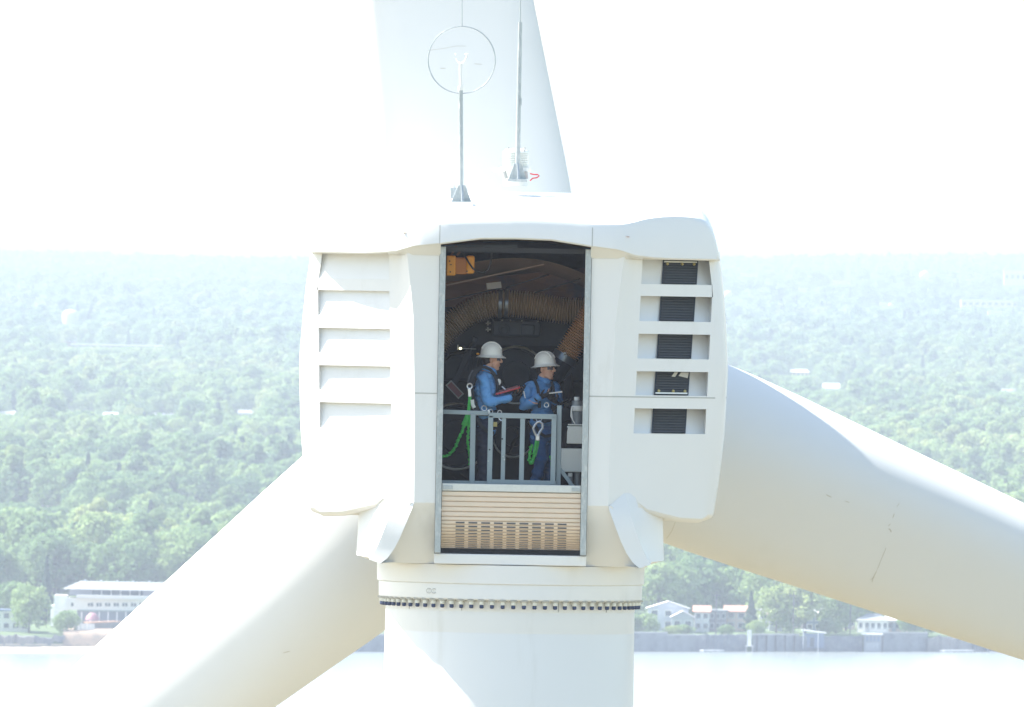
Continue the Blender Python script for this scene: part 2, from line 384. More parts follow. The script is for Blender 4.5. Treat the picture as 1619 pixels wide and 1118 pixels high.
# ================================================================== THE TURBINE
turb = thing('wind_turbine', (0, 2.0, 1.2), 'huge white wind turbine with open nacelle door and three blades', 'wind turbine')
OUT = [(-3.46, 2.86), (-2.75, 2.95), (-2.2, 3.0), (-1.3, 3.03), (-.4, 2.97), (0, 2.92), (.3, 2.88)]
BX = [(-3.28, 1.37), (-2, 1.385), (-.6, 1.43), (.2, 1.53)]
CX_, CY_, DYp = 1.66, .27, 1.10
SLOT = [(.21, -.136), (-.305, -.66), (-.84, -1.19), (-1.37, -1.71), (-1.895, -2.25)]
def planeY(x, z): 
    xd = tab(OUT, z) - .15
    return lerp(CY_, DYp, (x - CX_) / (xd - CX_))
def slot_x(z):
    k = (.1 - z) / 2.2 * .075
    return 1.79 - k, 2.09 - k * 1.45, 2.58 - k * 1.7, 2.81 - k
ZS = [.34, .21, -.136, -.305, -.66, -.84, -1.19, -1.37, -1.71, -1.895, -2.25, -2.6, -2.95]
for sg in (-1, 1):
    X = lambda x: x * sg
    mb = MB(); rows = []
    for z in ZS + [None]:
        zz = z if z is not None else -3.2
        a, b, c, d = slot_x(zz); xo = tab(OUT, zz); bx = tab(BX, zz)
        xs = [1.075, bx, CX_, a, b, c, d, xo - .15]
        zb = [-3.28, -3.28, -3.09, -3.14, -3.32, -3.435, -3.45, -3.43]
        row = []
        for i, x in enumerate(xs):
            y = 0 if i < 2 else planeY(x, zz)
            row.append(V(X(x), y, zz if z is not None else zb[i]))
        # rounded outer corner and the side running forward
        for dx, dy in ((-.07, .07), (-.015, .17), (0, .32), (.03, 1.6), (-.05, 4.5), (-.45, 7.2)):
            row.append(V(X(xo + dx - (.03 if z is None else 0)), DYp + dy, zz if z is not None else (-3.39 if dy < 4 else -3.3)))
        rows.append(row)
    n = len(rows[0]); vs = [p for r in rows for p in r]; fs = []
    hole = set()
    for (zt, zb_) in SLOT: hole.add(ZS.index(zt))
    for i in range(len(rows) - 1):
        for j in range(n - 1):
            if i in hole and 3 <= j < 6: continue
            fs.append((i * n + j, i * n + j + 1, (i + 1) * n + j + 1, (i + 1) * n + j))
    mb.add(vs, fs)
    # rounded lower lip and the pod's underside
    last = rows[-1][2:]
    lip = [V(p.x * .992, p.y + .07, p.z - Z0 - .05) for p in last]
    und = [V(lerp(p.x, X(1.75), .10), min(p.y + .9, 7.4), -3.495) for p in last]
    und2 = [V(lerp(p.x, X(1.75), .3), max(min(p.y + 2.5, 7.4), 2.6), -3.52) for p in last]
    lip0 = [V(p.x * .998, p.y + .02, p.z - Z0 - .025) for p in last]; lip2 = [V(p.x * .985, p.y + .2, p.z - Z0 - .065) for p in last]
    mb.grid([last, lip0, lip, lip2, und, und2])
    # close the nose end
    for (zt, zb_) in SLOT:
        at, _, _, dt = slot_x(zt); ab, _, _, db = slot_x(zb_)
        p = [V(X(at), planeY(at, zt), zt), V(X(dt), planeY(dt, zt), zt), V(X(db), planeY(db, zb_), zb_), V(X(ab), planeY(ab, zb_), zb_)]
        T, B_ = (.40, .13) if sg == 1 else (.10, .0)
        q = [V(X(at), planeY(at, zt) + T, zt + .03), V(X(dt - .02), planeY(dt, zt) + T, zt + .03), V(X(db - .02), planeY(db, zb_) + B_, zb_), V(X(ab), planeY(ab, zb_) + B_, zb_)]
        mb.add(p + q, [(4, 5, 6, 7), (0, 1, 5, 4), (1, 2, 6, 5), (2, 3, 7, 6), (3, 0, 4, 7)])
    mb.build('nacelle_side_shell', WHITE, turb, smooth=40)
    # seam line
    sm = MB(); z = -1.735; e = .004
    pts = [(1.075, 0), (tab(BX, z), 0), (CX_, CY_), (tab(OUT, z) - .15, DYp)]
    if sg == -1: pts = pts[:2]
    for (xa, ya), (xb, yb) in zip(pts, pts[1:]):
        for (za, zb2) in ((z - .008, z + .008),):
            sm.add([V(X(xa), ya - e, za), V(X(xb), yb - e, za), V(X(xb), yb - e, zb2), V(X(xa), ya - e, zb2)], [(0, 1, 2, 3)])
    xo = tab(OUT, z)
    if sg == 1: sm.add([V(X(xo + .004), DYp + .32, z - .008), V(X(xo + .03), 2.7, z - .008), V(X(xo + .03), 2.7, z + .008), V(X(xo + .004), DYp + .32, z + .008)], [(0, 1, 2, 3)])
    sm.build('panel_seam', SEAM, turb, smooth=0)
    # grilles, right pod only
    if sg == 1:
        for k, (zt, zb_) in enumerate(SLOT):
            g = MB()
            def pt(f, z, off=0):
                a, b, c, d = slot_x(z); x = lerp(b, c, f); t = (zt - z) / (zt - zb_)
                return V(X(x), planeY(x, z) + lerp(.40, .13, t) - .02 - off, z)
            g.add([pt(0, zt), pt(1, zt), pt(1, zb_ + .004), pt(0, zb_ + .004)], [(0, 1, 2, 3)])
            for i in range(9):
                z = lerp(zt, zb_, (i + .6) / 9.4)
                g.bar(pt(.02, z, .02), pt(.98, z, .02), .012, .03)
            go = g.build('vent_grille', GRILL, turb, smooth=0)
            for ff in (0, 1): fr = MB(); fr.bar(pt(ff, zt, .01), pt(ff, zb_ + .01, .01), .014); fr.build('grille_edge', MACH2, go, smooth=0)
            if k in (0, 3):
                zz = zt - .025 if k == 0 else zb_ + .035
                br = MB(); br.bar(pt(.03, zz, .05), pt(.97, zz, .05), .022); br.build('mounting_strip', CAB, go, smooth=0)
                for f in (.12, .55, .9):
                    bo = MB(); bo.ellips(pt(f, zz - (.03 if k == 0 else -.03), .06), (.022, .02, .022)); bo.build('brass_bolt', mat('brass', (.5, .42, .18), .4, .6), go)
            if k == 3:
                tr = MB(); a = pt(.52, zt - .02, .05); 
                tr.add([pt(.55, zt - .01, .05), pt(.66, zt - .01, .05), pt(.58, zt - .075, .06), pt(.47, zt - .07, .06)], [(0, 1, 2, 3)]); tr.build('torn_sheet', WPLAST, go, smooth=0); tr = MB()
                tr.add([pt(.75, zt - .01, .05), pt(.98, zt - .01, .05), pt(.96, zt - .09, .06), pt(.68, zt - .06, .06)], [(0, 1, 2, 3)])
                tr.build('torn_sheet', WPLAST, go, smooth=0)
    # lower scoop with its three facets
    pc = [(1.374, -3.285), (1.385, -3.34), (1.43, -3.45), (1.50, -3.63), (1.565, -3.79), (1.64, -3.94), (1.73, -4.07), (1.83, -4.15)]
    bc = [(1.60, -3.09), (1.655, -3.26), (1.70, -3.42), (1.76, -3.59), (1.82, -3.76), (1.885, -3.92), (1.95, -4.04), (1.98, -4.10)]
    ab = [(1.74, -3.10), (1.80, -3.30), (1.835, -3.44), (1.87, -3.60), (1.90, -3.76), (1.93, -3.90), (1.97, -4.01), (2.0, -4.07)]
    ro = [(2.10, -3.20), (2.15, -3.36), (2.15, -3.48), (2.155, -3.60), (2.16, -3.74), (2.165, -3.88), (2.17, -3.98), (2.175, -4.05)]
    mb = MB(); rr = []
    for i in range(8):
        t = i / 7
        rr.append([V(X(pc[i][0]), .55 + .0 * t, pc[i][1] + .01), V(X(pc[i][0]), -.004 - .01 * min(1, i) + .04 * t, pc[i][1]), V(X(bc[i][0]), (.215, .15, .10, .07)[i] if i < 4 else .035 + .06 * t, bc[i][1]), V(X(ab[i][0]), .34 + .1 * t, ab[i][1]), V(X(ro[i][0]), .86 if i else .62, ro[i][1]),
                   V(X(ro[i][0] + .02), 2.5, ro[i][1]), V(X(ro[i][0] - .1), 6.5, ro[i][1] + .1)])
    mb.grid(rr); 
    mb.grid([rr[-1], [V(lerp(p.x, 0, .12), max(p.y, .52), -4.13) for p in rr[-1]]])
    mb.build('lower_scoop', WHITE, turb, smooth=22)
    # beige lower panel facing down
    mb = MB(); top = -3.28
    mb.add([V(X(1.075), 0, top), V(X(1.42), 0, top), V(X(1.95), .50, -4.145), V(X(1.075), .50, -4.145)], [(0, 1, 2, 3)])
    mb.add([V(X(1.075), .50, -4.145), V(X(1.8), .50, -4.145), V(X(1.8), 6.5, -4.145), V(X(1.075), 6.5, -4.145)], [(0, 1, 2, 3)])
    mb.add([V(X(1.075), 0, top), V(X(1.075), .50, -4.145), V(X(1.075), .9, -4.145), V(X(1.075), .9, top)], [(0, 1, 2, 3)])
    mb.build('lower_panel', WHITE, turb, smooth=0)

# roof: fascia, crown and soffit
ZL = [(0, .46), (.5, .45), (1.06, .37), (1.44, .325), (1.69, .25), (1.95, .225), (2.2, .215), (2.88, .215)]
ZT = [(0, .777), (.6, .76), (1.1, .725), (1.42, .72), (1.6, .745), (1.82, .81), (2.0, .84), (2.17, .855), (2.45, .855), (2.58, .835), (2.68, .78), (2.76, .69), (2.82, .55), (2.87, .36), (2.90, .222)]
def fy(x):
    x = abs(x); return tab([(0, -.30), (1.06, -.27), (1.42, -.20), (1.7, .0), (2.6, .72), (2.85, .95), (2.9, 1.08)], x)
xs = sorted(set([-q for q in (0, .25, .5, .75, .95, 1.06, 1.2, 1.3, 1.44, 1.56, 1.69, 1.82, 1.95, 2.08, 2.2, 2.35, 2.5, 2.6, 2.68, 2.74, 2.79, 2.83, 2.86, 2.88, 2.9)] + [0, .25, .5, .75, .95, 1.06, 1.2, 1.3, 1.44, 1.56, 1.69, 1.82, 1.95, 2.08, 2.2, 2.35, 2.5, 2.6, 2.68, 2.74, 2.79, 2.83, 2.86, 2.88, 2.9]))
R = {k: [] for k in range(11)}
for x in xs:
    a = abs(x); zl = tab(ZL, a); zt = max(tab(ZT, a), zl + .006); y = fy(x); h = zt - zl; rd = min(.09, h * .4)
    R[0].append(V(x, y + 1.3, zl if a > 1.07 else .62)); R[1].append(V(x, y + .03, zl))
    R[2].append(V(x, y, zl + min(.02, h * .2))); R[3].append(V(x, y + .02, zt - rd)); R[4].append(V(x, y + .05, zt - rd * .35)); R[5].append(V(x, y + .13, zt))
    edge = smooth((2.9 - a) / .5)
    def rt(c, s): return lerp(zt, c - (c - s) * smooth((a - .9) / 1.9), edge)
    R[6].append(V(x, max(y + .5, .5), max(zt, rt(.86, .9)) if a < 2.6 else zt)); R[7].append(V(x, max(y + .8, 1.6), rt(1.06, .98))); R[8].append(V(x, 3.2, rt(1.14, 1.02)))
    R[9].append(V(x * (1 if a < 2 else .995), 5.0, rt(1.0, .85))); R[10].append(V(x * .86, 8.3, lerp(-.75, -.35, edge)))
mb = MB(); mb.grid([R[k] for k in range(11)])
mb.grid([[V(x * .86, 8.3, z_) for x in (-2.9, -1.5, 0, 1.5, 2.9)] for z_ in (-.75, -1.5, -3.4)])
mb.grid([[V(x * .86, 8.3, -.75), V(x * .86, 8.3, -.35 if abs(x) < 2.5 else -.75)] for x in (-2.9, -2.4, 0, 2.4, 2.9)])
for sg in (-1, 1): mb.add([V(sg * 2.9, 3.2, .2), V(sg * 2.88, 5.0, .2), V(sg * 2.494, 8.3, -.75), V(sg * 2.494, 8.3, -1.6), V(sg * 2.9, 3.2, -.6)], [(0, 1, 2, 3, 4)])
roof = mb.build('nacelle_roof', WHITE, turb, smooth=35)
# slanted infill below the fascia
for sg in (-1, 1):
    mb = MB(); a = []; b = []
    for x in (1.06, 1.2, 1.3, 1.44, 1.56, 1.69, 1.8):
        zl = tab(ZL, x); bx = 1.53
        yb = 0 if x <= bx else lerp(0, CY_, (x - bx) / (CX_ - bx)) if x < CX_ else planeY(x, .2)
        a.append(V(sg * x, fy(x) + .04, zl + .002)); b.append(V(sg * x, yb - .003, .212))
    mb.grid([a, b]); mb.add([V(sg * 1.06, -.23, .37), V(sg * 1.06, 0, .21), V(sg * 1.06, .3, .21), V(sg * 1.06, .3, .5)], [(0, 1, 2, 3)])
    mb.build('fascia_infill', WHITE, turb, smooth=30)
    mb = MB(); x = 1.075 * sg; z0, z1 = tab(ZL, 1.075), tab(ZT, 1.075)
    mb.add([V(x - .006, fy(x) - .003, z0 + .01), V(x + .006, fy(x) - .003, z0 + .01), V(x + .006, fy(x) + .017, z1 - .08), V(x - .006, fy(x) + .017, z1 - .08)], [(0, 1, 2, 3)])
    mb.build('fascia_seam', SEAM, roof, smooth=0)
# raised roof hatch with its dark joints
mb = MB(); mb.prism([(-.46, .8), (-.46, 1.27), (-.3, 1.29), (.6, 1.27), (1.02, 1.22), (1.15, .8)], 1.5, 4.2)
hat = mb.build('roof_hatch', WHITE, turb, smooth=0, bevel=.02)
mb = MB()
for (xa, za, xb, zb2) in ((-.22, 1.125, .20, 1.122), (.52, 1.13, 1.02, 1.085), (.53, 1.065, 1.05, 1.02)):
    mb = MB(); mb.add([V(xa, 1.494, za), V(xb, 1.494, zb2), V(xb, 1.494, zb2 - .012), V(xa, 1.494, za - .012)], [(0, 1, 2, 3)]); mb.build('hatch_joint', SEAM, hat, smooth=0)

mb = MB(); mb.prism([(-1.28, .9), (-1.42, 1.16), (-1.12, 1.18), (-1.0, .9)], 1.8, 3.0); mb.build('roof_step', WHITE, turb, smooth=0, bevel=.02)
mb = MB(); mb.prism([(2.05, .9), (2.05, 1.0), (2.20, .975), (2.20, .9)], .9, 1.3); mb.build('roof_vent_cap', CAB, turb, smooth=0, bevel=.01)
mb = MB(); mb.prism([(-1.3, 1.0), (-1.25, 1.19), (-.75, 1.22), (-.7, 1.0)], 2.6, 4.5); mb.build('roof_step', WHITE, turb, smooth=0, bevel=.02)

# door frame, sill, shutter
for sg in (-1, 1):
    mb = MB(); xo_, xi = 1.07 * sg, .985 * sg
    mb.box(min(xo_, xi), max(xo_, xi), -.035, .12, Z0 - 3.985, Z0 + .34); fo = mb.build('door_jamb', GALV, turb, smooth=0, bevel=.008)
    for z in (-.35, -.9, -1.6, -2.3, -2.9, -3.5):
        mb = MB(); mb.lathe([(0, 0), (.012, 0), (.012, .008), (0, .01)], n=8, M=Matrix.Rotation(radians(90), 4, 'X') , c=(0, 0, 0)); 
        for v in mb.v: v += V(1.03 * sg, -.036, z)
        mb.build('rivet', SEAM, fo)
mb = MB(); mb.box(-.985, .985, .02, .1, Z0 + .27, Z0 + .34); mb.build('door_header', DARK, turb, smooth=0)
mb = MB(); mb.box(-1.075, 1.075, .10, .9, Z0 - 4.14, Z0 - 3.995); mb.build('door_sill', WHITE, turb, smooth=0, bevel=.012)
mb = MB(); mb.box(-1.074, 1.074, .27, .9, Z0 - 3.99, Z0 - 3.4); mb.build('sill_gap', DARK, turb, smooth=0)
shut = MB(); shut.box(-.98, .98, .02, .07, Z0 - 3.105, Z0 - 3.0); sh = shut.build('roller_shutter', BRUSHED, turb, smooth=0, bevel=.006)
mb = MB(); z = -3.11
def shy(z): return .045 + .16 * smooth((-3.45 - z) / .5) ** 2
hs = [.078, .078, .078, .076, .075, .062, .058, .056, .052, .048, .044, .040, .036, .032, .028, .026]
slz = []
for h in [q * .93 for q in hs]:
    y = shy(z); y2 = shy(z - h)
    mb.add([V(-.98, y + .012, z), V(-.98, y - .012, z - .008), V(-.98, y2 - .012, z - h + .012), V(-.98, y2 + .012, z - h), V(.98, y + .012, z), V(.98, y - .012, z - .008), V(.98, y2 - .012, z - h + .012), V(.98, y2 + .012, z - h), V(-.98, y + .03, z), V(.98, y + .03, z), V(-.98, y2 + .03, z - h), V(.98, y2 + .03, z - h)],
           [(0, 1, 5, 4), (1, 2, 6, 5), (2, 3, 7, 6), (3, 10, 11, 7), (8, 0, 4, 9), (8, 9, 11, 10)])
    slz.append((z, h)); z -= h
zend = z
mb.build('slats', SLAT, sh, smooth=0)
mb = MB(); mb.box(-.98, .98, .23, .26, Z0 + zend - .02, Z0 - 3.05); mb.build('shutter_backing', DARK, sh, smooth=0)
vm = mat('shutter_vent_slot', (.10, .10, .11), .7)
mb = MB()
for (z, h) in slz[6:]:
    zc = z - h * .5; y = shy(zc) - .0135
    for c in range(9):
        xc = lerp(-.715, .725, c / 8); mb.box(xc - .062, xc + .062, y - .002, y + .004, Z0 + zc - h * .2, Z0 + zc + h * .22)
mb.build('vent_slots', vm, sh, smooth=0)
for xa, xb in ((-.965, -.83), (.85, .965)):
    mb = MB(); mb.box(xa, xb, .005, .018, Z0 - 3.085, Z0 - 3.03); mb.build('shutter_bracket', GALV, sh, smooth=0, bevel=.004)

# tower top, yaw skirt, bolts
TC = Vector((.012, 1.98, 0))
mb = MB(); mb.lathe([(1.7, -4.15), (1.905, -4.15), (1.9, -4.41), (1.88, -4.42)], c=TC + Vector((0, 0, Z0)), n=96); mb.build('yaw_skirt', WHITE, turb, smooth=30)
mb = MB(); mb.lathe([(1.86, -4.36), (1.875, -4.425), (1.872, -4.63), (1.855, -4.645), (1.76, -4.645)], c=TC + Vector((0, 0, Z0)), n=96); ring = mb.build('yaw_ring', WHITE, turb, smooth=30)
mb = MB(); mb.lathe([(1.775, -4.6), (1.775, -4.80), (1.77, -4.815), (1.77, -4.9)], c=TC + Vector((0, 0, Z0)), n=96); mb.build('tower_collar', WHITE, turb, smooth=30)
mb = MB(); prof = [(1.74, -4.80), (1.772, -4.812), (1.772, -5.10), (1.769, -5.115), (1.774, -5.13)]
for z in range(-9, -82, -6): prof.append((1.774 + (-5 - z) * .0055, z))
prof.append((2.25, -78.8)); mb.lathe(prof, c=TC + Vector((0, 0, Z0)), n=128); tow = mb.build('tower', TOWERM, turb, smooth=30)
for ang in (-.28, .28 + .0, .62, -.66):
    mb = MB(); a = ang * pi / 2 * .9; x, y = 1.777 * sin(a), -1.777 * cos(a); mb.box(-.006, .006, -.004, .004, -4.80, -4.65)
    for v in mb.v: v.rotate(Matrix.Rotation(a, 3, 'Z')); v += Vector((x, y, Z0)) + TC
    mb.build('collar_joint', SEAM, tow, smooth=0)
mb = MB(); mb.lathe([(0, 0), (.028, 0), (.028, -.045), (.02, -.05)], n=8); mb.m = 1; mb.lathe([(.02, -.05), (.024, -.055), (.024, -.082), (.015, -.09), (0, -.09)], n=8); mb.m = 2; mb.lathe([(.05, .006), (.05, -.012), (0, -.012)], n=8)
bolt0 = rawmesh(mb, 'bolt', [CAB, BLUEC, SEAM]); bolt0.shade_smooth()
for i in range(76):
    a = 2 * pi * (i + .3) / 76
    o = bpy.data.objects.new('bolt', bolt0); COL.objects.link(o); o.parent = ring; o.scale = (1.25, 1.25, 1.3); o.location = TC + Vector((1.825 * sin(a), -1.825 * cos(a), Z0 - 4.647)) - parent_origin(ring)
for (x, z) in ((-1.14, -4.53), (-1.07, -4.53)):
    mb = MB(); mb.lathe([(.03, -.004), (.038, -.004), (.038, .004), (.03, .004)], n=16, M=Matrix.Rotation(pi / 2, 4, 'X'))
    for v in mb.v: v += V(x, TC.y - sqrt(1.875 ** 2 - x * x) - .004, z)
    mb.build('lifting_eye', SEAM, ring)

# rotor
HUB = V(.03, 9.9, -1.63)
mb = MB(); mb.ellips(HUB + Vector((0, .5, 0)), (1.75, 2.2, 1.75), n=32, m=16); mb.build('hub', WHITE, turb)
WID = [(1.0, 2.75), (2.0, 2.80), (3.0, 2.76), (4, 2.66), (5.5, 2.48), (7, 2.30), (10, 1.9), (15, 1.4), (25, .85), (35, .55), (44, .25), (47, .06)]
DEP = [(1.0, 2.75), (3, 2.35), (5, 1.9), (7, 1.55), (10, 1.3), (15, 1.15), (25, .7), (35, .45), (44, .25), (47, .06)]
def blade(deg, off, beta=.36, sq=.72, flat=1.0, wide=1.0):
    a = radians(deg); ax = Vector((cos(a), 0, sin(a))); le = Vector((-sin(a), 0, cos(a)))      # le: leading side
    mb = MB(); rows = []
    for r in [.9, 1.5, 2, 2.6, 3.2, 4, 4.8, 5.6, 6.4, 7.2, 8.2, 9.5, 11, 13, 16, 20, 25, 30, 35, 40, 44, 46, 46.8]:
        wd, dp = tab(WID, r) * wide, tab(DEP, r); k = smooth((r - .5) / 3.5); row = []
        for j in range(72):
            t = 2 * pi * j / 72; cx, cyy = cos(t), sin(t)          # cx across (le +), cy depth
            ww = wd / 2
            if cyy < 0: ww_ = ww * (1 - .10 * k * (-cyy))
            else: ww_ = ww
            ex = lerp(1, sq, k); uu = math.copysign(abs(cx) ** ex, cx) * ww_; vv = math.copysign(abs(cyy) ** ex, cyy) * dp / 2 * flat; cb, sb = cos(beta * k), sin(beta * k)
            row.append(HUB + ax * r + le * (uu * cb + vv * sb + off) + Vector((0, vv * cb - uu * sb, 0)))
        rows.append(row)
    mb.grid(rows, True, True)
    b = mb.build('blade', BLADE, turb, smooth=40)
    return b
b1 = blade(98.3, .35, .42, .5, .6, 1.12); b2 = blade(219.9, .25); b3 = blade(339.4, 0)
DIRTM = mat('scuff_mark', (.56, .54, .48), .8)
from mathutils.bvhtree import BVHTree
def scuff(ob, name, pp, w_):
    bv = BVHTree.FromPolygons([v.co for v in ob.data.vertices], [list(p.vertices) for p in ob.data.polygons]); o0 = parent_origin(ob); mb = MB(); out = []
    for i in range(len(pp) - 1):
        for k in range(6):
            px, py = lerp(pp[i][0], pp[i + 1][0], k / 6), lerp(pp[i][1], pp[i + 1][1], k / 6); d = (P(px, py, 5) - CAMP).normalized(); h = bv.ray_cast(CAMP - o0, d)
            if h[0] is not None: out.append((h[0] + o0 + h[1] * (.004 if h[1].dot(d) < 0 else -.004), h[1]))
    for (a, n1), (b, n2) in zip(out, out[1:]):
        s_ = (b - a).cross(n1).normalized() * w_ / 2; mb.add([a - s_, b - s_, b + s_, a + s_], [(0, 1, 2, 3)])
    if mb.v: mb.build(name, DIRTM, ob, smooth=0)
for pp, w_ in (([(1405, 836), (1408, 838), (1409, 842)], .018), ([(1401, 866), (1393, 885), (1386, 903)], .008), ([(1386, 903), (1381, 912), (1378, 922)], .011), ([(1383, 912), (1374, 918)], .008), ([(1414, 812), (1411, 820)], .012), ([(1408, 828), (1404, 832)], .01), ([(1422, 796), (1417, 802)], .01), ([(1306, 782), (1316, 787)], .014), ([(1336, 792), (1344, 795)], .01), ([(1054, 851), (1062, 840), (1069, 822), (1070, 814)], .007)): scuff(b3, 'scuff', pp, w_)
for pp, w_ in (([(676, 80), (700, 77), (720, 73), (740, 73)], .006), ([(696, 108), (706, 108)], .012), ([(750, 101), (764, 102)], .01)): scuff(b1, 'scuff', pp, w_)
for pp, w_ in (([(448, 1032), (460, 1029)], .014), ([(300, 880), (316, 868)], .012)): scuff(b2, 'scuff', pp, w_)

# rear and inner room
def sheet(name, pts, m_): 
    mb = MB(); mb.add(pts, [tuple(range(len(pts)))]); return mb.build(name, m_, turb, smooth=0)
RX, RY = 1.60, 5.2
sheet('cabin_floor', [V(-RX, .27, -3.37), V(RX, .27, -3.37), V(RX, RY, -3.37), V(-RX, RY, -3.37)], MACH2)
for sg in (-1, 1):
    sheet('cabin_side_lining', [V(sg * RX, .3, -3.37), V(sg * RX, RY, -3.37), V(sg * RX, RY, .5), V(sg * RX, .3, .5)], SHELLIN)
    sheet('cabin_rear_lining', [V(sg * 1.0685, .125, -3.385), V(sg * 1.4, .3, -3.385), V(sg * RX, .3, .55), V(sg * 1.068, .125, .55)], SHELLIN)
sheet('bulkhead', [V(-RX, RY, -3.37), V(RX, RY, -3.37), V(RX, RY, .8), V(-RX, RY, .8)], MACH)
mb = MB(); rows = []
for y in (-.1, .3, .8, 1.6, 2.6, 3.6, 5.2):
    rows.append([V(x, y, (.60 if y < .2 else .56) - .12 * (x / 2) ** 2 - .05 * y * (.4 + .2 * abs(x))) for x in [i / 5 for i in range(-8, 9)]])
mb.grid(rows); mb.build('cabin_ceiling', ORANGE_IN, turb, smooth=40)
# inner arch: pale moulded shell sloping down to the front
mb = MB()
rows = []
for (y, dz) in ((2.2, 0), (2.35, -.04), (3.0, -.20), (4.2, -.55)):
    row = []
    for i in range(25):
        x = lerp(-1.6, 1.6, i / 24); zz = .20 - .18 * (x - .05) ** 2 * (1 + .35 * (x > 0)) + dz
        row.append(V(x, y, zz))
    rows.append(row)
mb.grid(rows); mb.build('moulded_arch', PALE_IN, turb, smooth=40)
mb = MB(); rows = []
for z in (-.02, -.25, -.5):
    rows.append([V(x, 2.9 + (0 if z == -.02 else .1), z - .02 + .12 * x * (z == -.02)) for x in (-1.6, -.8, 0, .8, 1.6)])
mb.grid(rows); mb.build('rear_lining_panel', SHELLIN, turb, smooth=0)
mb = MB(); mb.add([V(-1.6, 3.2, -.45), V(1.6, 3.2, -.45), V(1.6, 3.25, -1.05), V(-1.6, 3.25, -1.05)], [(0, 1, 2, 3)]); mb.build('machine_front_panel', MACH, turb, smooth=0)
for (a, b) in (((700, 476), (790, 456)), ((800, 455), (868, 434)), ((845, 463), (918, 441)), ((706, 451), (860, 418))):
    mb = MB(); mb.bar(P(*a, 2.15), P(*b, 2.15), .02, .02); mb.build('lining_joint', DARK if a[1] != 451 else PALE_IN, turb, smooth=0)

# ================================================================== ROOF EQUIPMENT
def gusset(mb, c, w, h, th=.012):
    for a in (0, pi / 2):
        M = Matrix.Translation(c) @ Matrix.Rotation(a + .15, 4, 'Z')
        p = [(-w, 0), (w, 0), (.05, h), (-.05, h)]
        mb.add([M @ Vector((x, y, z)) for y in (-th, th) for x, z in p], [(0, 1, 2, 3), (4, 5, 6, 7), (0, 1, 5, 4), (1, 2, 6, 5), (2, 3, 7, 6), (3, 0, 4, 7)])
ym = 1.0
b0 = P(729.5, 320, ym); t1 = thing('wind_sensor_mast', b0 - Vector((0, 0, .1)), 'left galvanized mast carrying a thin wire ring around a white wind sensor', 'sensor mast')
mb = MB(); mb.box(b0.x - .17, b0.x + .17, ym - .16, ym + .16, b0.z - .14, b0.z); mb.build('pedestal', WHITE, t1, smooth=0, bevel=.01)
mb = MB(); mb.box(b0.x - .15, b0.x + .15, ym - .14, ym + .14, b0.z, b0.z + .015); gusset(mb, b0 + Vector((0, 0, .015)), .14, .23); mb.build('gusset_base', GALV, t1, smooth=0)
pt_ = P(728.5, 143, ym); mb = MB(); mb.tube([b0 + Vector((0, 0, .01)), pt_], .031, 16); mb.build('mast_pole', GALV, t1)
mb = MB(); mb.tube([pt_, pt_ + Vector((0, 0, .06)), pt_ + Vector((0, 0, .0605)), P(728.5, 100, ym)], [.04, .04, .024, .022], 14); sn = mb.build('sensor_tube', WPLAST, t1)
mb = MB(); mb.tube([P(727, 100, ym), P(731, 100, ym), P(734.5, 97, ym), P(737, 92, ym), P(738, 88, ym)], [.012, .014, .016, .013, .009], 8); mb.ellips(P(738, 86, ym), (.028, .02, .014)); mb.build('sensor_arm', WPLAST, sn)
mb = MB(); mb.tube([P(728, 100, ym), P(724, 98, ym + .1), P(721, 92, ym + .12)], .008, 6); mb.ellips(P(720.5, 86, ym + .12), (.014, .014, .014)); mb.build('sensor_arm', WPLAST, sn)
c = P(730, 95, ym); r = 53.0 * (250 + ym) / F
mb = MB(); mb.tube([c + Vector((r * cos(a), 0, r * sin(a))) for a in [2 * pi * i / 96 for i in range(96)]], .0085, 8, closed=True); mb.build('wire_ring', GALV, t1)
mb = MB(); mb.tube([P(730.5, 42, ym), P(730.5, -55, ym)], [.007, .004], 6); mb.build('lightning_rod', GALV, t1)
ym = 1.9
b0 = P(818, 284, ym); t2 = thing('antenna_mast', b0 - Vector((0, 0, .1)), 'right galvanized mast, slightly leaning, topped by a thin lightning rod', 'antenna mast')
mb = MB(); mb.box(b0.x - .14, b0.x + .14, ym - .14, ym + .14, b0.z - .03, b0.z + .01); gusset(mb, b0 + Vector((0, 0, .01)), .125, .22); mb.build('gusset_base', GALV, t2, smooth=0)
mb = MB(); mb.tube([b0, P(822.5, 35, ym)], [.036, .028], 16); mb.build('mast_pole', GALV, t2)
mb = MB(); mb.tube([P(822.5, 35, ym), P(822.8, -50, ym)], [.009, .006], 6); mb.build('lightning_rod', GALV, t2)
mb = MB(); q = P(823.5, 161, ym); mb.box(q.x - .01, q.x + .012, ym - .045, ym - .02, q.z - .05, q.z + .05); mb.build('cable_clip', GALV, t2, smooth=0)
ym = 2.3
bc_ = P(815, 283, ym); t3 = thing('aviation_light', bc_ - Vector((0, 0, .15)), 'white ribbed drum-shaped warning light behind the right mast', 'warning light')
LIGHTP = mat('clear_white_lens', (.78, .80, .76), .25)
zt_, zb_ = P(815, 237, ym).z, P(815, 266, ym).z; R_ = 20.5 * (250 + ym) / F
mb = MB(); pr = [(0, zt_ + .02), (R_ * .7, zt_ + .02), (R_ * .96, zt_ - .02)]
for i in range(9): z = lerp(zt_ - .03, zb_, i / 9); pr += [(R_, z), (R_, z - .014), (R_ * .9, z - .018), (R_ * .9, z - .025)]
mb.lathe(pr, c=(bc_.x, ym, 0), n=32); mb.build('lens', LIGHTP, t3, smooth=40)
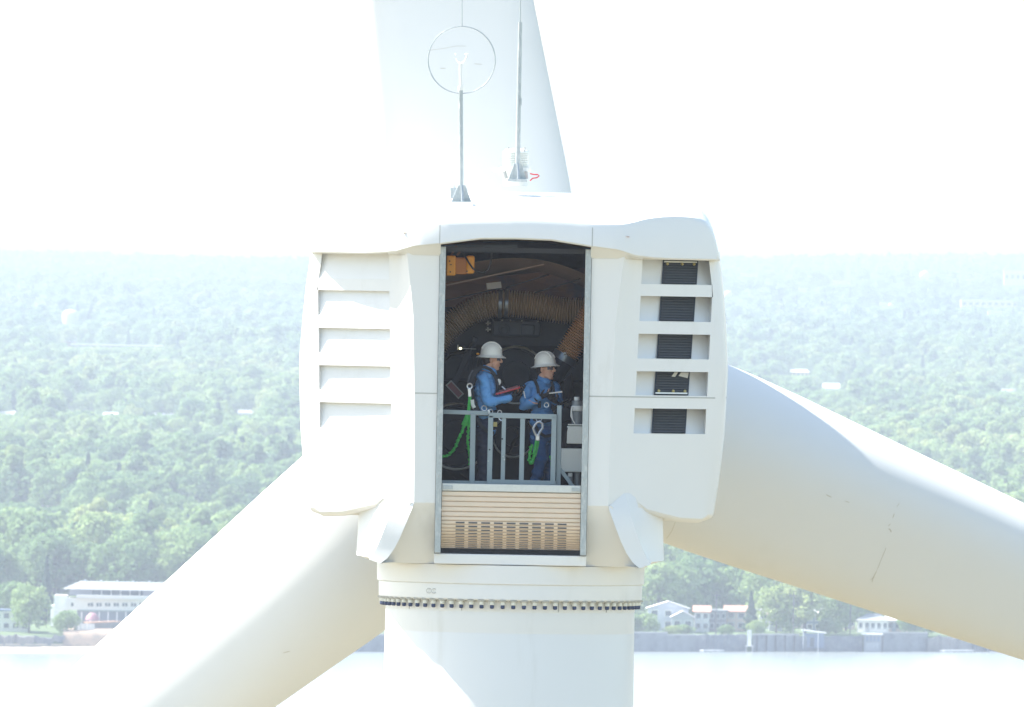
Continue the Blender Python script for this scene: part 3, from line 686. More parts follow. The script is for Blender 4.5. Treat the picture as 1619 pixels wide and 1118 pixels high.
mb = MB(); mb.lathe([(0, zb_ + .01), (R_ * 1.2, zb_ + .01), (R_ * 1.2, zb_ - .04), (R_ * .95, zb_ - .045), (R_ * .95, bc_.z - .1)], c=(bc_.x, ym, 0), n=32); mb.build('base', CAB, t3, smooth=40)
mb = MB(); q = P(789, 269, ym); mb.box(q.x - .09, q.x + .1, ym - .05, ym + .05, q.z - .025, q.z + .025); mb.build('bracket', WPLAST, t3, smooth=0, bevel=.006)
mb = MB(); q = P(800, 274, ym); mb.tube([P(797, 271, ym - .2), P(800, 283, ym - .2)], .03, 10); mb.tube([P(831, 271, ym - .2), P(832, 283, ym - .2)], .03, 10); mb.tube([P(805, 240, ym - .2), P(804, 233, ym - .2)], .012, 6); mb.tube([P(829, 240, ym - .2), P(830, 233, ym - .2)], .012, 6); mb.build('cable_gland', SEAM, t3)
mb = MB(); mb.tube([P(838, 274.5, ym - .3), P(844, 276, ym - .3), P(850, 276, ym - .3), P(852.5, 278, ym - .3), P(849, 281, ym - .3), P(842, 282, ym - .3), P(838, 286, ym - .3)], .009, 8); tag(mb.build('power_cable', REDM), 'thin red cable looping from the white warning light to the roof', 'cable')
t4 = thing('whip_antenna', P(716, 318, 1.5), 'short white whip antenna leaning left behind the left mast', 'antenna')
mb = MB(); mb.tube([P(718, 318, 1.5), P(717, 296, 1.5), P(711.5, 256, 1.5)], [.03, .028, .02], 10); mb.build('antenna_rod', WPLAST, t4)
mb = MB(); q = P(717.5, 308, 1.5); mb.box(q.x - .05, q.x + .05, 1.44, 1.56, q.z - .1, q.z + .1); mb.build('bracket', GALV, t4, smooth=0, bevel=.005)

# ================================================================== INSIDE THE CABIN
def ring(mb, px, py, R, y, th=.018, a0=0, a1=360):
    c = P(px, py, y); r = R * (250 + y) / F; n = 64
    mb.tube([c + Vector((r * cos(a), 0, r * sin(a))) for a in [radians(lerp(a0, a1, i / n)) for i in range(n + 1)]], th, 6)
gear = thing('gearbox', P(812, 780, 4.0), 'dark blue gearbox with round steel-rimmed covers filling the rear of the cabin', 'gearbox')
GO = parent_origin(gear)
def disc(px, py, R, y, d, m_, name, rim=True, par=None):
    c = P(px, py, y); r = R * (250 + y) / F; M = Matrix.Rotation(pi / 2, 4, 'X')
    mb = MB(); mb.lathe([(r, -d), (r, -.03), (r * .97, 0), (r * .9, .0), (r * .88, -.03), (r * .5, -.03), (r * .48, 0), (0, 0)], c=c, M=M, n=64); o = mb.build(name, m_, par or gear, smooth=30)
    if rim:
        mb = MB(); ring(mb, px, py, R, y - .02); mb.build('steel_rim', RIM, o)
    for i in range(14):
        a = 2 * pi * i / 14; mb = MB(); mb.lathe([(0, .02), (.016, .018), (.018, 0)], c=c + Vector((r * .93 * cos(a), -.0, r * .93 * sin(a))), M=M, n=6); mb.build('cover_bolt', MACH2, o)
    return o
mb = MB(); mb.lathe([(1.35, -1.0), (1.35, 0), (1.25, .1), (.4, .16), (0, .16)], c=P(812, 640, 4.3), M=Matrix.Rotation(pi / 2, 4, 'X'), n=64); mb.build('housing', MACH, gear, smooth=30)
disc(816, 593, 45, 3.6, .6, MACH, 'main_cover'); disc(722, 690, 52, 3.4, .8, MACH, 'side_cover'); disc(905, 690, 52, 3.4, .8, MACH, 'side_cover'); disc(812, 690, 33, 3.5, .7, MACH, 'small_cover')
for (x0, y0, x1, y1, y) in ((700, 560, 747, 604, 3.5), (868, 560, 925, 606, 3.7)):
    a, b = P(x0, y0, y), P(x1, y1, y); mb = MB(); mb.box(a.x, b.x, y, y + .5, b.z, a.z); mb.build('flange_block', MACH2, gear, smooth=0, bevel=.05)
a, b = P(778, 505, 3.0), P(855, 533, 3.0); tb = thing('terminal_box', (a + b) / 2, 'slate grey bolted cover box under the big hose', 'terminal box')
mb = MB(); mb.box(a.x, b.x, 3.0, 3.5, b.z, a.z); mb.build('box_body', MACH2, tb, smooth=0, bevel=.03)
mb = MB(); q = P(797, 521, 2.99); mb.lathe([(.085, 0), (.085, .02), (.07, .03), (.05, .03), (.04, .015), (0, .015)], c=q, M=Matrix.Rotation(pi / 2, 4, 'X'), n=24); mb.build('round_boss', MACH2, tb)
mb = MB(); q = P(834, 522, 2.99); mb.box(q.x - .1, q.x + .1, 2.96, 2.999, q.z - .08, q.z + .08); mb.build('square_boss', MACH2, tb, smooth=0, bevel=.02)
for px in (780, 794, 807, 825, 851):
    mb = MB(); mb.ellips(P(px, 506 + (px - 780) * .03, 2.98), (.012, .02, .012)); mb.build('cover_bolt', BRUSHED, tb)
mb = MB(); q = P(847, 541, 3.3); mb.box(q.x - .04, q.x + .04, 3.28, 3.3, q.z - .01, q.z + .01); mb.build('rating_plate', LABELW, gear, smooth=0)
for i, py in enumerate((511, 521)):
    t = thing('valve', P(771, py, 3.0), ('upper' if i == 0 else 'lower') + ' small pale valve left of the bolted cover box', 'valve'); mb = MB(); mb.tube([P(768, py, 2.95), P(776, py, 2.95)], .011, 8); mb.build('stem', BRUSHED, t); mb = MB(); mb.tube([P(771.5, py - 3.5, 2.94), P(771.5, py + 3.5, 2.94)], .012, 8); mb.build('valve_handle', BRUSHED, t)
# hoses
def hose(name, label, pp, y, rpx, m_, pitch=4.1, ys=None):
    pts = [P(a, b, y + (ys[i] if ys else 0)) for i, (a, b) in enumerate(pp)]
    fine = []
    for i in range(len(pts) - 1):
        p0 = pts[max(0, i - 1)]; p1 = pts[i]; p2 = pts[i + 1]; p3 = pts[min(len(pts) - 1, i + 2)]
        for k in range(40):
            t = k / 40; fine.append(.5 * ((2 * p1) + (p2 - p0) * t + (2 * p0 - 5 * p1 + 4 * p2 - p3) * t * t + (3 * p1 - p0 - 3 * p2 + p3) * t ** 3))
    fine.append(pts[-1]); s = [0]
    for a, b in zip(fine, fine[1:]): s.append(s[-1] + (b - a).length)
    L_ = s[-1]; step = pitch * (250 + y) / F / 6; n = int(L_ / step); out = []; rad = []; j = 0
    for i in range(n + 1):
        d = L_ * i / n
        while j < len(s) - 2 and s[j + 1] < d: j += 1
        out.append(fine[j].lerp(fine[j + 1], (d - s[j]) / max(1e-6, s[j + 1] - s[j])))
        ph = i % 6; rad.append(rpx * (250 + y) / F * (1.0, 1.0, .94, .80, .78, .90)[ph])
    t = thing(name, pts[0], label, 'air hose'); mb = MB(); mb.tube(out, rad, 28); mb.build('corrugated_hose', m_, t, smooth=50)
    return t, out
h1, o1 = hose('air_hose', 'big brown corrugated air hose arching across the cabin top', [(680, 555), (706, 521), (735, 499), (762, 486), (792, 480), (822, 481), (855, 485), (890, 491), (940, 493)], 2.3, 21.5, HOSE)
for px in (791, 801):
    mb = MB(); a, b = P(px - 3.2, 480.3, 2.3), P(px + 3.2, 480.6, 2.3); mb.tube([a, a + (b - a) * .1, b - (b - a) * .1, b], [.19, .205, .205, .19], 32); mb.build('clamp_band', mat('dark_steel_band', (.14, .16, .19), .3, .7), h1)
h2, o2 = hose('air_hose', 'short orange-brown corrugated hose bending down behind the right worker', [(945, 480), (930, 505), (912, 535), (893, 566)], 1.9, 20, HOSE2)
a, b = P(896, 561, 1.9), P(890, 571, 1.9); mb = MB(); mb.tube([a, b], [.19, .19], 32); mb.build('hose_collar', mat('dark_steel_band', (.14, .16, .19), .3, .7), h2)
mb = MB(); mb.tube([b, P(872, 600, 1.9), P(850, 640, 2.2)], [.15, .14, .13], 24); mb.build('intake_pipe', MACH, h2)
mb = MB(); mb.ellips(P(893, 559, 1.68), (.025, .02, .02)); mb.build('clamp_screw', BRUSHED, h2)
# struts and plates
for (p0, p1, w_, lb) in (((752, 533), (716, 612), .09, 'dark diagonal strut behind the left worker'), ((770, 560), (735, 640), .06, 'thinner dark strut hidden by the left worker'), ((905, 560), (872, 612), .07, 'dark strut with a label behind the right worker')):
    mb = MB(); mb.bar(P(*p0, 3.0), P(*p1, 3.0), w_, .06); tag(mb.build('strut', MACH, bevel=.01, smooth=0, origin=P(*p1, 3.0)), lb, 'strut')
for (c0, ang, lb) in (((719, 616), -46, 'left tilted warning plate, dull red in a pale frame'), ((884.5, 592), 50, 'right tilted warning plate, dull red in a pale frame')):
    q = P(*c0, 2.2); M = Matrix.Translation(q) @ Matrix.Rotation(-radians(ang), 4, 'Y')
    t = thing('warning_plate', q, lb, 'plate'); mb = MB(); mb.box(-.135, .135, 0, .01, -.055, .055, M); mb.build('plate_frame', LABELW, t, smooth=0); mb = MB(); mb.box(-.115, .115, -.006, -.001, -.038, .038, M); mb.build('plate_face', LABEL, t, smooth=0)
q = P(781, 451.5, 2.1); M = Matrix.Translation(q) @ Matrix.Rotation(-radians(7), 4, 'Y'); mb = MB(); mb.box(-.105, .105, 0, .01, -.045, .045, M); tag(mb.build('type_plate', LABELW, smooth=0, origin=q), 'small grey type plate on the lining above the big hose', 'plate')
t = thing('work_lamp', P(728, 551, 2.4), 'small glowing lamp on a thin rod left of the workers', 'lamp'); em = bpy.data.materials.new('lamp_glow'); em.use_nodes = True; em.node_tree.nodes['Principled BSDF'].inputs['Emission Color'].default_value = (1, .95, .6, 1); em.node_tree.nodes['Principled BSDF'].inputs['Emission Strength'].default_value = 1.0
mb = MB(); mb.ellips(P(728, 551, 2.4), (.022, .02, .018)); mb.build('bulb', em, t); mb = MB(); mb.tube([P(731, 551, 2.4), P(753, 552, 2.4)], .006, 6); mb.build('rod', BRUSHED, t); mb = MB(); mb.tube([P(724, 545, 2.4), P(723.5, 553, 2.4)], .008, 6); mb.build('bracket', BRUSHED, t)
# cables and small clutter of the machine room
for k, (pp, lb) in enumerate((([(752, 690), (757, 640), (750, 600), (760, 560)], 'black cable rising behind the left worker'), ([(826, 700), (834, 660), (842, 640), (850, 640)], 'black cable loop between the two workers'), ([(806, 715), (812, 700), (820, 690), (815, 678)], 'black hose bend seen between the middle rail bars'), ([(700, 575), (712, 560), (735, 556), (750, 540)], 'black cable at the cabin left wall'))):
    mb = MB(); mb.tube([P(a, b, 3.0 - .1 * k) for a, b in pp], .02, 8); tag(mb.build('cable', BLK, origin=P(*pp[0], 3)), lb, 'cable')
# hoist
rb = MB(); a, b = P(690, 391, .9), P(818, 391, .9); rb.bar(a, b, .05, .08); rb.bar(a + Vector((0, 0, .03)), b + Vector((0, 0, .03)), .012, .16); tag(rb.build('hoist_rail', MACH2, smooth=0, origin=a), 'dark steel beam under the cabin ceiling carrying the yellow hoist', 'beam')
ho = thing('chain_hoist', P(728, 402, .9), 'yellow electric chain hoist hanging in the upper left door corner', 'hoist')
def pb(name, px0, px1, py0, py1, y0, y1, m_, par, bevel=.012):
    a, b = P(px0, py0, y0), P(px1, py1, y0); mb = MB(); mb.box(a.x, b.x, y0, y1, b.z, a.z); return mb.build(name, m_, par, smooth=0, bevel=bevel)
e1 = pb('gear_cover', 706, 720, 404, 436, .78, 1.02, YEL, ho, .02); e2 = pb('motor_cover', 737, 750, 404, 433, .78, 1.02, YEL, ho, .03)
pb('chain_drum', 719, 738, 407, 434, .80, 1.0, mat('worn_orange_brown', (.42, .16, .04), .6), ho, .02)
for (px, py) in ((711, 413), (712, 430), (738.5, 429)): pb('screw', px - 1, px + 1, py - 1, py + 1, .77, .785, BLK, e1, 0)
pb('slot', 711, 714.5, 418, 419.2, .77, .785, BLK, e1, 0)
mb = MB(); mb.bar(P(713, 404, .88), P(722, 389, .88), .03, .05); mb.bar(P(722, 404, .88), P(734, 391, .88), .03, .05); mb.box(P(713, 0, .9).x, P(736, 0, .9).x, .84, .96, P(0, 397, .9).z + 0, P(0, 393, .9).z + .0); mb.build('trolley', mat('dark_red_iron', (.12, .05, .04), .6), ho, smooth=0, bevel=.005)
mb = MB(); mb.tube([P(a, b, .75) for a, b in ((728, 391), (733, 402), (741, 415), (748, 425), (757, 430.5), (765, 431), (772, 426), (775.5, 416), (777, 404), (778, 392))], .013, 8); mb.build('control_cable', BLK, ho)
# electrical units right
eu = thing('junction_box', P(911, 703, .9), 'smaller upper white electrical box at the right door jamb', 'electrical box'); pb('enclosure', 896.5, 930, 673.5, 702, .8, 1.1, CAB, eu); pb('lid', 898, 930, 670.5, 673, .79, 1.1, CAB, eu, .004)
eu = thing('junction_box', P(911, 748, .9), 'larger lower pale electrical box beside the rail post', 'electrical box'); pb('enclosure', 887.5, 930, 709, 747, .75, 1.1, CAB, eu); pb('cable_gland', 898, 905, 747.5, 754.5, .8, .88, WPLAST, eu)
mb = MB(); mb.tube([P(902, 754, .84), P(902, 812, .84)], .032, 12); mb.build('conduit', CABD, eu); mb = MB(); mb.tube([P(913, 747, .9), P(913, 812, .9)], .05, 12); mb.build('conduit', CABD, eu)
pu = thing('pump', P(913, 671, .95), 'small grey pump with white bands standing on the upper electrical box', 'pump')
def cyl(name, px, py0, py1, rp, y, m_, par): mb = MB(); k = (250 + y) / F; c = P(px, 0, y); z0, z1 = P(px, py1, y).z, P(px, py0, y).z; x = P(px, (py0 + py1) / 2, y).x; mb.lathe([(0, z1), (rp * k * .9, z1), (rp * k, z1 - .006), (rp * k, z0 + .006), (rp * k * .9, z0), (0, z0)], c=(x, y, 0), n=24); return mb.build(name, m_, par)
cyl('motor', 913, 650, 670.5, 9, .95, CABD, pu); cyl('band', 913, 641.5, 650, 9.6, .95, WPLAST, pu); cyl('upper_motor', 913, 633.5, 641.5, 9, .95, CABD, pu); cyl('cap', 912, 627.5, 633.5, 4.5, .95, WPLAST, pu)
mb = MB(); mb.tube([P(a, b, .82) for a, b in ((905, 643), (903.5, 650), (903.8, 658), (905.5, 664), (909, 670))], [.017, .012, .017, .009, .007], 8); mb.build('hose', WPLAST, pu)
mb = MB(); mb.tube([P(a, b, .8) for a, b in ((897, 676), (894, 690), (893.5, 701), (895.5, 708))], .008, 6); tag(mb.build('cable', BLK, origin=P(895, 708, .8)), 'thin cable linking the two white electrical boxes', 'cable')

# ================================================================== RAILING
rl = thing('guard_railing', P(790, 805, .3), 'grey painted tube railing across the door opening', 'railing')
def rbar(name, p0, p1, w_, y, h=None): mb = MB(); mb.bar(P(*p0, y), P(*p1, y), w_, h or w_, up=(0, 1, 0)); return mb.build(name, RAILM, rl, smooth=0, bevel=.006)
rbar('top_rail', (699, 651), (772, 653.5), .062, .36); rbar('bottom_rail', (696, 762), (772, 763.5), .05, .36); rbar('post', (748, 654), (745.5, 806), .075, .36)
rbar('gate_top_rail', (773, 656.5), (880, 659), .072, .30); rbar('gate_bottom_rail', (772, 761.5), (879, 764), .065, .30)
for px, w_, yy in ((776, .072, .30), (797, .06, .305), (826.5, .068, .305), (876.3, .072, .30)): rbar('gate_bar', (px, 657), (px - 2.4, 766), w_, yy)
rbar('end_post', (884.5, 641), (882, 808), .066, .37); rbar('brace', (885, 741), (908, 772), .055, .4)
for px, py in ((794, 694), (774, 711), (797.5, 727), (795.5, 722), (772, 729)):
    mb = MB(); mb.ellips(P(px, py, .265), (.012, .008, .012), n=8, m=6); mb.build('gate_pin', BLK if py < 715 else GALV, rl)

# ================================================================== PEOPLE
SK = 1.29
SKIN = mat('skin', (.68, .38, .27), .5, var=.08, scale=20); HAIR = mat('dark_hair', (.03, .022, .02), .8); SHIRT = mat('blue_work_shirt', (.15, .40, .80), .85, var=.14, scale=7, bump=.4, bscale=14)
SHIRT2 = mat('darker_blue_shirt', (.11, .29, .60), .85, var=.16, scale=7, bump=.4, bscale=14); PANTS = mat('navy_trousers', (.018, .026, .06), .85, var=.2, scale=8); JEANS = mat('blue_jeans', (.035, .11, .28), .9, var=.25, scale=9, bump=.3, bscale=12)
HATM = mat('white_hard_hat', (.93, .93, .88), .4, var=.03); HARN = mat('black_webbing', (.02, .025, .035), .8); GREY_W = mat('grey_back_pad', (.13, .14, .17), .8); GREEN = mat('green_webbing', (.07, .55, .10), .7, var=.3, scale=30, bump=.5, bscale=60)
GLOVEM = mat('black_glove', (.022, .022, .028), .7, var=.2, scale=20); BOOT = mat('dark_boot', (.025, .02, .02), .5); SILV = mat('bright_steel', (.72, .74, .78), .25, .5); LENS = mat('smoky_lens', (.12, .12, .16), .1); EYEW = mat('eye_white', (.7, .7, .68), .3); LIP = mat('lips', (.36, .15, .12), .5)
def tcap(mb, a, b, ra, rb, n=18):
    a, b = Vector(a), Vector(b); d = b - a; L_ = d.length
    if L_ < 1e-5: return mb.ellips(a, (ra, ra, ra))
    d.normalize(); u = d.orthogonal().normalized(); v = d.cross(u); rows = []
    for k in range(6): t = pi / 2 * k / 5; rows.append((a - d * ra * cos(t), ra * max(sin(t), .02)))
    for k in range(1, 6): t = k / 6; rows.append((a + d * L_ * t, lerp(ra, rb, t)))
    for k in range(6): t = pi / 2 * k / 5; rows.append((b + d * rb * sin(t), rb * max(cos(t), .02)))
    mb.grid([[c + (u * cos(q) + v * sin(q)) * r for q in [2 * pi * j / n for j in range(n)]] for c, r in rows], True, True)
def ell(mb, c, r, M): mb.ellips(c, r, M=M.to_4x4() if M is not None else None, n=24, m=16)
def fuse(mb, name, m_, parent, voxel=.012, it=3, fold=0.0, seed=0):
    o0 = parent_origin(parent); me = bpy.data.meshes.new('tmp'); me.from_pydata([v - o0 for v in mb.v], [], mb.f); ob = bpy.data.objects.new('tmp', me); COL.objects.link(ob)
    r = ob.modifiers.new('r', 'REMESH'); r.mode = 'VOXEL'; r.voxel_size = voxel; s_ = ob.modifiers.new('s', 'SMOOTH'); s_.factor = .5; s_.iterations = it
    dg = bpy.context.evaluated_depsgraph_get(); nm = bpy.data.meshes.new_from_object(ob.evaluated_get(dg)); bpy.data.objects.remove(ob); bpy.data.meshes.remove(me)
    if fold:
        for v in nm.vertices:
            p = v.co; f_ = noise.noise(Vector((p.x * 5 + seed, p.y * 5, p.z * 13 + p.x * 6))) + .5 * noise.noise(Vector((p.x * 14, p.y * 14 + seed, p.z * 24))); v.co = p + v.normal * fold * f_
    nm.name = name; nm.materials.clear(); nm.materials.append(m_)
    o = bpy.data.objects.new(name, nm); nm.shade_smooth(); COL.objects.link(o); o.parent = parent; return o
def frame(f, up=(0, 0, 1)):
    f = Vector(f).normalized(); l = Vector(up).cross(f).normalized(); u = f.cross(l); return Matrix((f, l, u)).transposed()
def head_parts(mb, c, B, s):
    q = lambda x, y, z: c + B @ (Vector((x, y, z)) * s)
    ell(mb, q(0, 0, .03), (.098 * s, .076 * s, .108 * s), B); ell(mb, q(.035, 0, -.045), (.062 * s, .056 * s, .075 * s), B)
    for sg in (-1, 1):
        ell(mb, q(.06, sg * .032, -.022), (.034 * s, .028 * s, .032 * s), B); ell(mb, q(-.002, sg * .078, -.01), (.018 * s, .010 * s, .032 * s), B); ell(mb, q(.078, sg * .028, .028), (.02 * s, .026 * s, .012 * s), B)
        tcap(mb, q(.03, sg * .05, -.07), q(.07, sg * .02, -.10), .018 * s, .02 * s)
    tcap(mb, q(.092, 0, .02), q(.116, 0, -.018), .012 * s, .016 * s); ell(mb, q(.102, 0, -.024), (.016 * s, .02 * s, .011 * s), B)
    ell(mb, q(.088, 0, -.056), (.018 * s, .026 * s, .010 * s), B); ell(mb, q(.084, 0, -.070), (.017 * s, .022 * s, .009 * s), B); ell(mb, q(.076, 0, -.098), (.022 * s, .024 * s, .02 * s), B)
def hardhat(par, c, B, s, tilt):
    Bt = B @ Matrix.Rotation(tilt, 3, 'Y'); M = Bt.to_4x4()
    pr = [(.0, .188), (.03, .186), (.06, .177), (.088, .157), (.108, .126), (.119, .09), (.123, .055), (.126, .042), (.145, .034), (.166, .022), (.168, .018), (.164, .016), (.14, .026), (.118, .034), (.116, .06), (.1, .12), (.05, .165), (0, .175)]
    mb = MB(); rows = []
    for r, z in pr:
        rows.append([c + M.to_3x3() @ (Vector((r * .99 * cos(a), r * .90 * sin(a), z)) * s) for a in [2 * pi * j / 40 for j in range(40)]])
    mb.grid(rows, True); h = mb.build('hard_hat', HATM, par, smooth=60)
    for y in (-.035, 0, .035):
        mb = MB(); mb.tube([c + M.to_3x3() @ (Vector((.119 * .99 * sin(a), y, .062 + .127 * cos(a) * (1 - y * y * 9))) * s) for a in [radians(-66 + 132 * k / 12) for k in range(13)]], .008 * s, 8); mb.build('hat_ridge', HATM, h)
    return h
def hand(mb, w_, d, n_, s, curl, thumb=1, spread=1):
    d = Vector(d).normalized(); n_ = Vector(n_); n_ = (n_ - d * n_.dot(d)).normalized(); sd_ = d.cross(n_) * thumb
    tcap(mb, w_ - d * .03 * s, w_ + d * .02 * s, .03 * s, .032 * s)
    pc = w_ + d * .055 * s; Bm = Matrix((d, sd_, n_)).transposed(); ell(mb, pc, (.052 * s, .044 * s, .020 * s), Bm)
    for i in range(4):
        b = w_ + d * .085 * s + sd_ * (.030 - .020 * i) * s; L_ = (.040, .045, .041, .032)[i] * s; a = 0; p = b; r = .0105 * s
        for k in range(3):
            a += radians(curl) * (.7 + .12 * i) * (1 if k else .7); dr = d * cos(a) + n_ * sin(a) + sd_ * (.06 - .04 * i) * spread; q = p + dr.normalized() * L_ * (1, .75, .6)[k]; tcap(mb, p, q, r, r * .9, 10); p = q; r *= .92
    b = w_ + d * .03 * s + sd_ * .035 * s; m1 = b + (d * .5 + sd_ * .7 + n_ * .35).normalized() * .04 * s; m2 = m1 + (d * .8 + sd_ * .1 + n_ * .6).normalized() * .032 * s; tcap(mb, b, m1, .014 * s, .012 * s, 10); tcap(mb, m1, m2, .012 * s, .0095 * s, 10)
def webbing(name, pts, w_, m_, par, n_=None, t=.006):
    pts = [Vector(p) for p in pts]; mb = MB(); rows = []
    for i, p in enumerate(pts):
        d = (pts[min(i + 1, len(pts) - 1)] - pts[max(i - 1, 0)]).normalized(); nn = Vector(n_ or (0, -1, 0)); nn = (nn - d * nn.dot(d)).normalized(); sd_ = d.cross(nn)
        rows.append([p + sd_ * w_ / 2, p + nn * t, p - sd_ * w_ / 2, p - nn * t])
    mb.grid(rows, True, True); return mb.build(name, m_, par, smooth=60)
def person(label, y, J, hc, f, hat_tilt, shirt, pants, belt_z):
    """J: joints as (px, py, dy); hc head centre; f facing"""
    g = {k: P(v[0], v[1], y + v[2]) for k, v in J.items()}; s = SK
    foot = Vector(((g['ankR'].x + g['ankL'].x) / 2, y, Z0 - 3.37)); r = thing('person', foot, label, 'person')
    B = frame(f); c = P(hc[0], hc[1], y); lat = B @ Vector((0, 1, 0)); fw = Vector((B[0][0], B[1][0], 0)).normalized()
    def torso(mb, k):
        Bt = frame(J.get('dir', (f[0], f[1], 0))) if False else frame((f[0], f[1], 0) if 'tf' not in J else J['tf'])
        Bt = frame(TF)
        ell(mb, g['hip'], (.125 * s * k, .165 * s * k, .12 * s), Bt); ell(mb, g['waist'], (.12 * s * k, .155 * s * k, .14 * s), Bt); ell(mb, g['chest'], (.132 * s * k, .18 * s * k, .17 * s), Bt); ell(mb, g['top'], (.09 * s * k, .17 * s * k, .07 * s * k), Bt)
        tcap(mb, g['shR'], g['shL'], .058 * s * k, .058 * s * k)
    TF = J_TF[label]
    body = MB(); head_parts(body, c, B, s); tcap(body, c + B @ Vector((-.02, 0, -.06)) * s, g['top'], .054 * s, .05 * s); torso(body, .70)
    for S_ in 'RL':
        tcap(body, g['sh' + S_], g['el' + S_], .048 * s, .038 * s); tcap(body, g['el' + S_], g['wr' + S_], .040 * s, .027 * s)
        tcap(body, g['hp' + S_], g['kn' + S_], .078 * s, .052 * s); tcap(body, g['kn' + S_], g['ank' + S_], .054 * s, .036 * s); tcap(body, g['ank' + S_], g['ank' + S_] + fw * .14 * s + Vector((0, 0, -.035 * s)), .035 * s, .03 * s)
        mb_h = body; hand(mb_h, g['wr' + S_], g['hd' + S_] - g['wr' + S_], HN[S_], s * .84, 38, TH[S_])
    fuse(body, 'body', SKIN, r, .0085, 2)
    sh_ = MB(); torso(sh_, 1.0)
    for S_ in 'RL':
        tcap(sh_, g['sh' + S_], g['el' + S_], .063 * s, .056 * s); tcap(sh_, g['el' + S_], g['wr' + S_].lerp(g['el' + S_], .08), .057 * s, .043 * s)
    so = fuse(sh_, 'shirt', shirt, r, .011, 3, .030, hc[0])
    co = MB(); nb = c + B @ Vector((-.02, 0, -.115)) * s; rows = []
    for (rr, dz) in ((.085, -.028), (.074, .0), (.066, .030), (.07, .028), (.078, -.01)): rows.append([nb + frame(TF) @ (Vector((rr * 1.05 * cos(a) + .012, rr * .95 * sin(a), dz - .022 * cos(a))) * s) for a in [2 * pi * j / 24 for j in range(24)]])
    co.grid(rows, True); co.build('collar', shirt, so, smooth=60)
    pa = MB(); Bt = frame(TF); ell(pa, g['hip'] + Vector((0, 0, .02)), (.135 * s, .172 * s, .12 * s), Bt)
    for S_ in 'RL': tcap(pa, g['hp' + S_], g['kn' + S_], .094 * s, .068 * s); tcap(pa, g['kn' + S_], g['ank' + S_], .067 * s, .06 * s)
    fuse(pa, 'trousers', pants, r, .012, 3, .024, hc[1])
    for S_ in 'RL':
        bo = MB(); a = g['ank' + S_]; tcap(bo, a + Vector((0, 0, .05)), a + Vector((0, 0, -.04)), .058 * s, .05 * s); tcap(bo, Vector((a.x, a.y, foot.z + .055)) - fw * .03, Vector((a.x, a.y, foot.z + .05)) + fw * .2 * s, .045 * s, .04 * s); fuse(bo, 'boot', BOOT, r, .014, 2)
        gl = MB(); hand(gl, g['wr' + S_], g['hd' + S_] - g['wr' + S_], HN[S_], s * 1.04, 38, TH[S_]); tcap(gl, g['wr' + S_].lerp(g['el' + S_], .14), g['wr' + S_], .038 * s, .034 * s); fuse(gl, 'glove', GLOVEM, r, .007, 1)
    hr = MB(); ell(hr, c + B @ Vector((-.022, 0, .028)) * s, (.090 * s, .081 * s, .098 * s), B); ell(hr, c + B @ Vector((-.055, 0, -.03)) * s, (.045 * s, .066 * s, .05 * s), B); fuse(hr, 'hair', HAIR, r, .01, 2)
    hardhat(r, c, B, s, hat_tilt)
    for sg in (-1, 1):
        e = MB(); e.ellips(c + B @ Vector((.083, sg * .030, .008)) * s, (.011 * s,) * 3, n=10, m=8); eo = e.build('eye', EYEW, r); e = MB(); e.ellips(c + B @ Vector((.0925, sg * .030, .008)) * s, (.0045 * s,) * 3, n=8, m=6); e.build('pupil', BLK, eo)
    gm = MB(); q = lambda x, y_, z: c + B @ (Vector((x, y_, z)) * s)
    lens_pts = [[q(.104 - abs(t) ** 2 * .045, t * .066, .026), q(.107 - abs(t) ** 2 * .045, t * .066, -.012)] for t in [i / 6 for i in range(-6, 7)]]
    gm.grid(lens_pts); go_ = gm.build('safety_glasses', LENS, r, smooth=60); gm = MB()
    for sg in (-1, 1): gm.bar(q(.062, sg * .068, .02), q(0, sg * .083, .016), .007 * s)
    gm.tube([q(.106 - abs(t) ** 2 * .045, t * .067, .027) for t in [i / 6 for i in range(-6, 7)]], .0035 * s, 6); gm.build('glasses_frame', BLK, go_)
    lp = MB(); ell(lp, q(.1005, 0, -.063), (.007 * s, .021 * s, .006 * s), B); lp.build('mouth', LIP, r)
    return r, g, c, B
HN = {'R': (0, .3, 1), 'L': (0, -.3, 1)}; TH = {'R': 1, 'L': -1}
J_TF = {}
L1 = 'man in profile with blue shirt, white hard hat and red clipboard, behind the railing'
J_TF[L1] = (1, .05, -.05)
y1 = 1.3
j1 = dict(hip=(767, 676, 0), waist=(767, 650, 0), chest=(768, 617, 0), top=(766, 596, 0), shR=(765, 600, -.21), shL=(769, 600, .21), elR=(771, 636, -.27), elL=(784, 634, .26), wrR=(806, 629, -.20), wrL=(812, 625, .02), hdR=(818, 623, -.14), hdL=(826, 620, -.02),
          hpR=(765, 684, -.12), hpL=(768, 684, .12), knR=(765, 732, -.13), knL=(770, 732, .14), ankR=(760, 793, -.13), ankL=(768, 794, .14))
p1, g1, c1, B1 = person(L1, y1, j1, (776.5, 568), (1, .06, -.06), -.04, SHIRT, PANTS, 0)
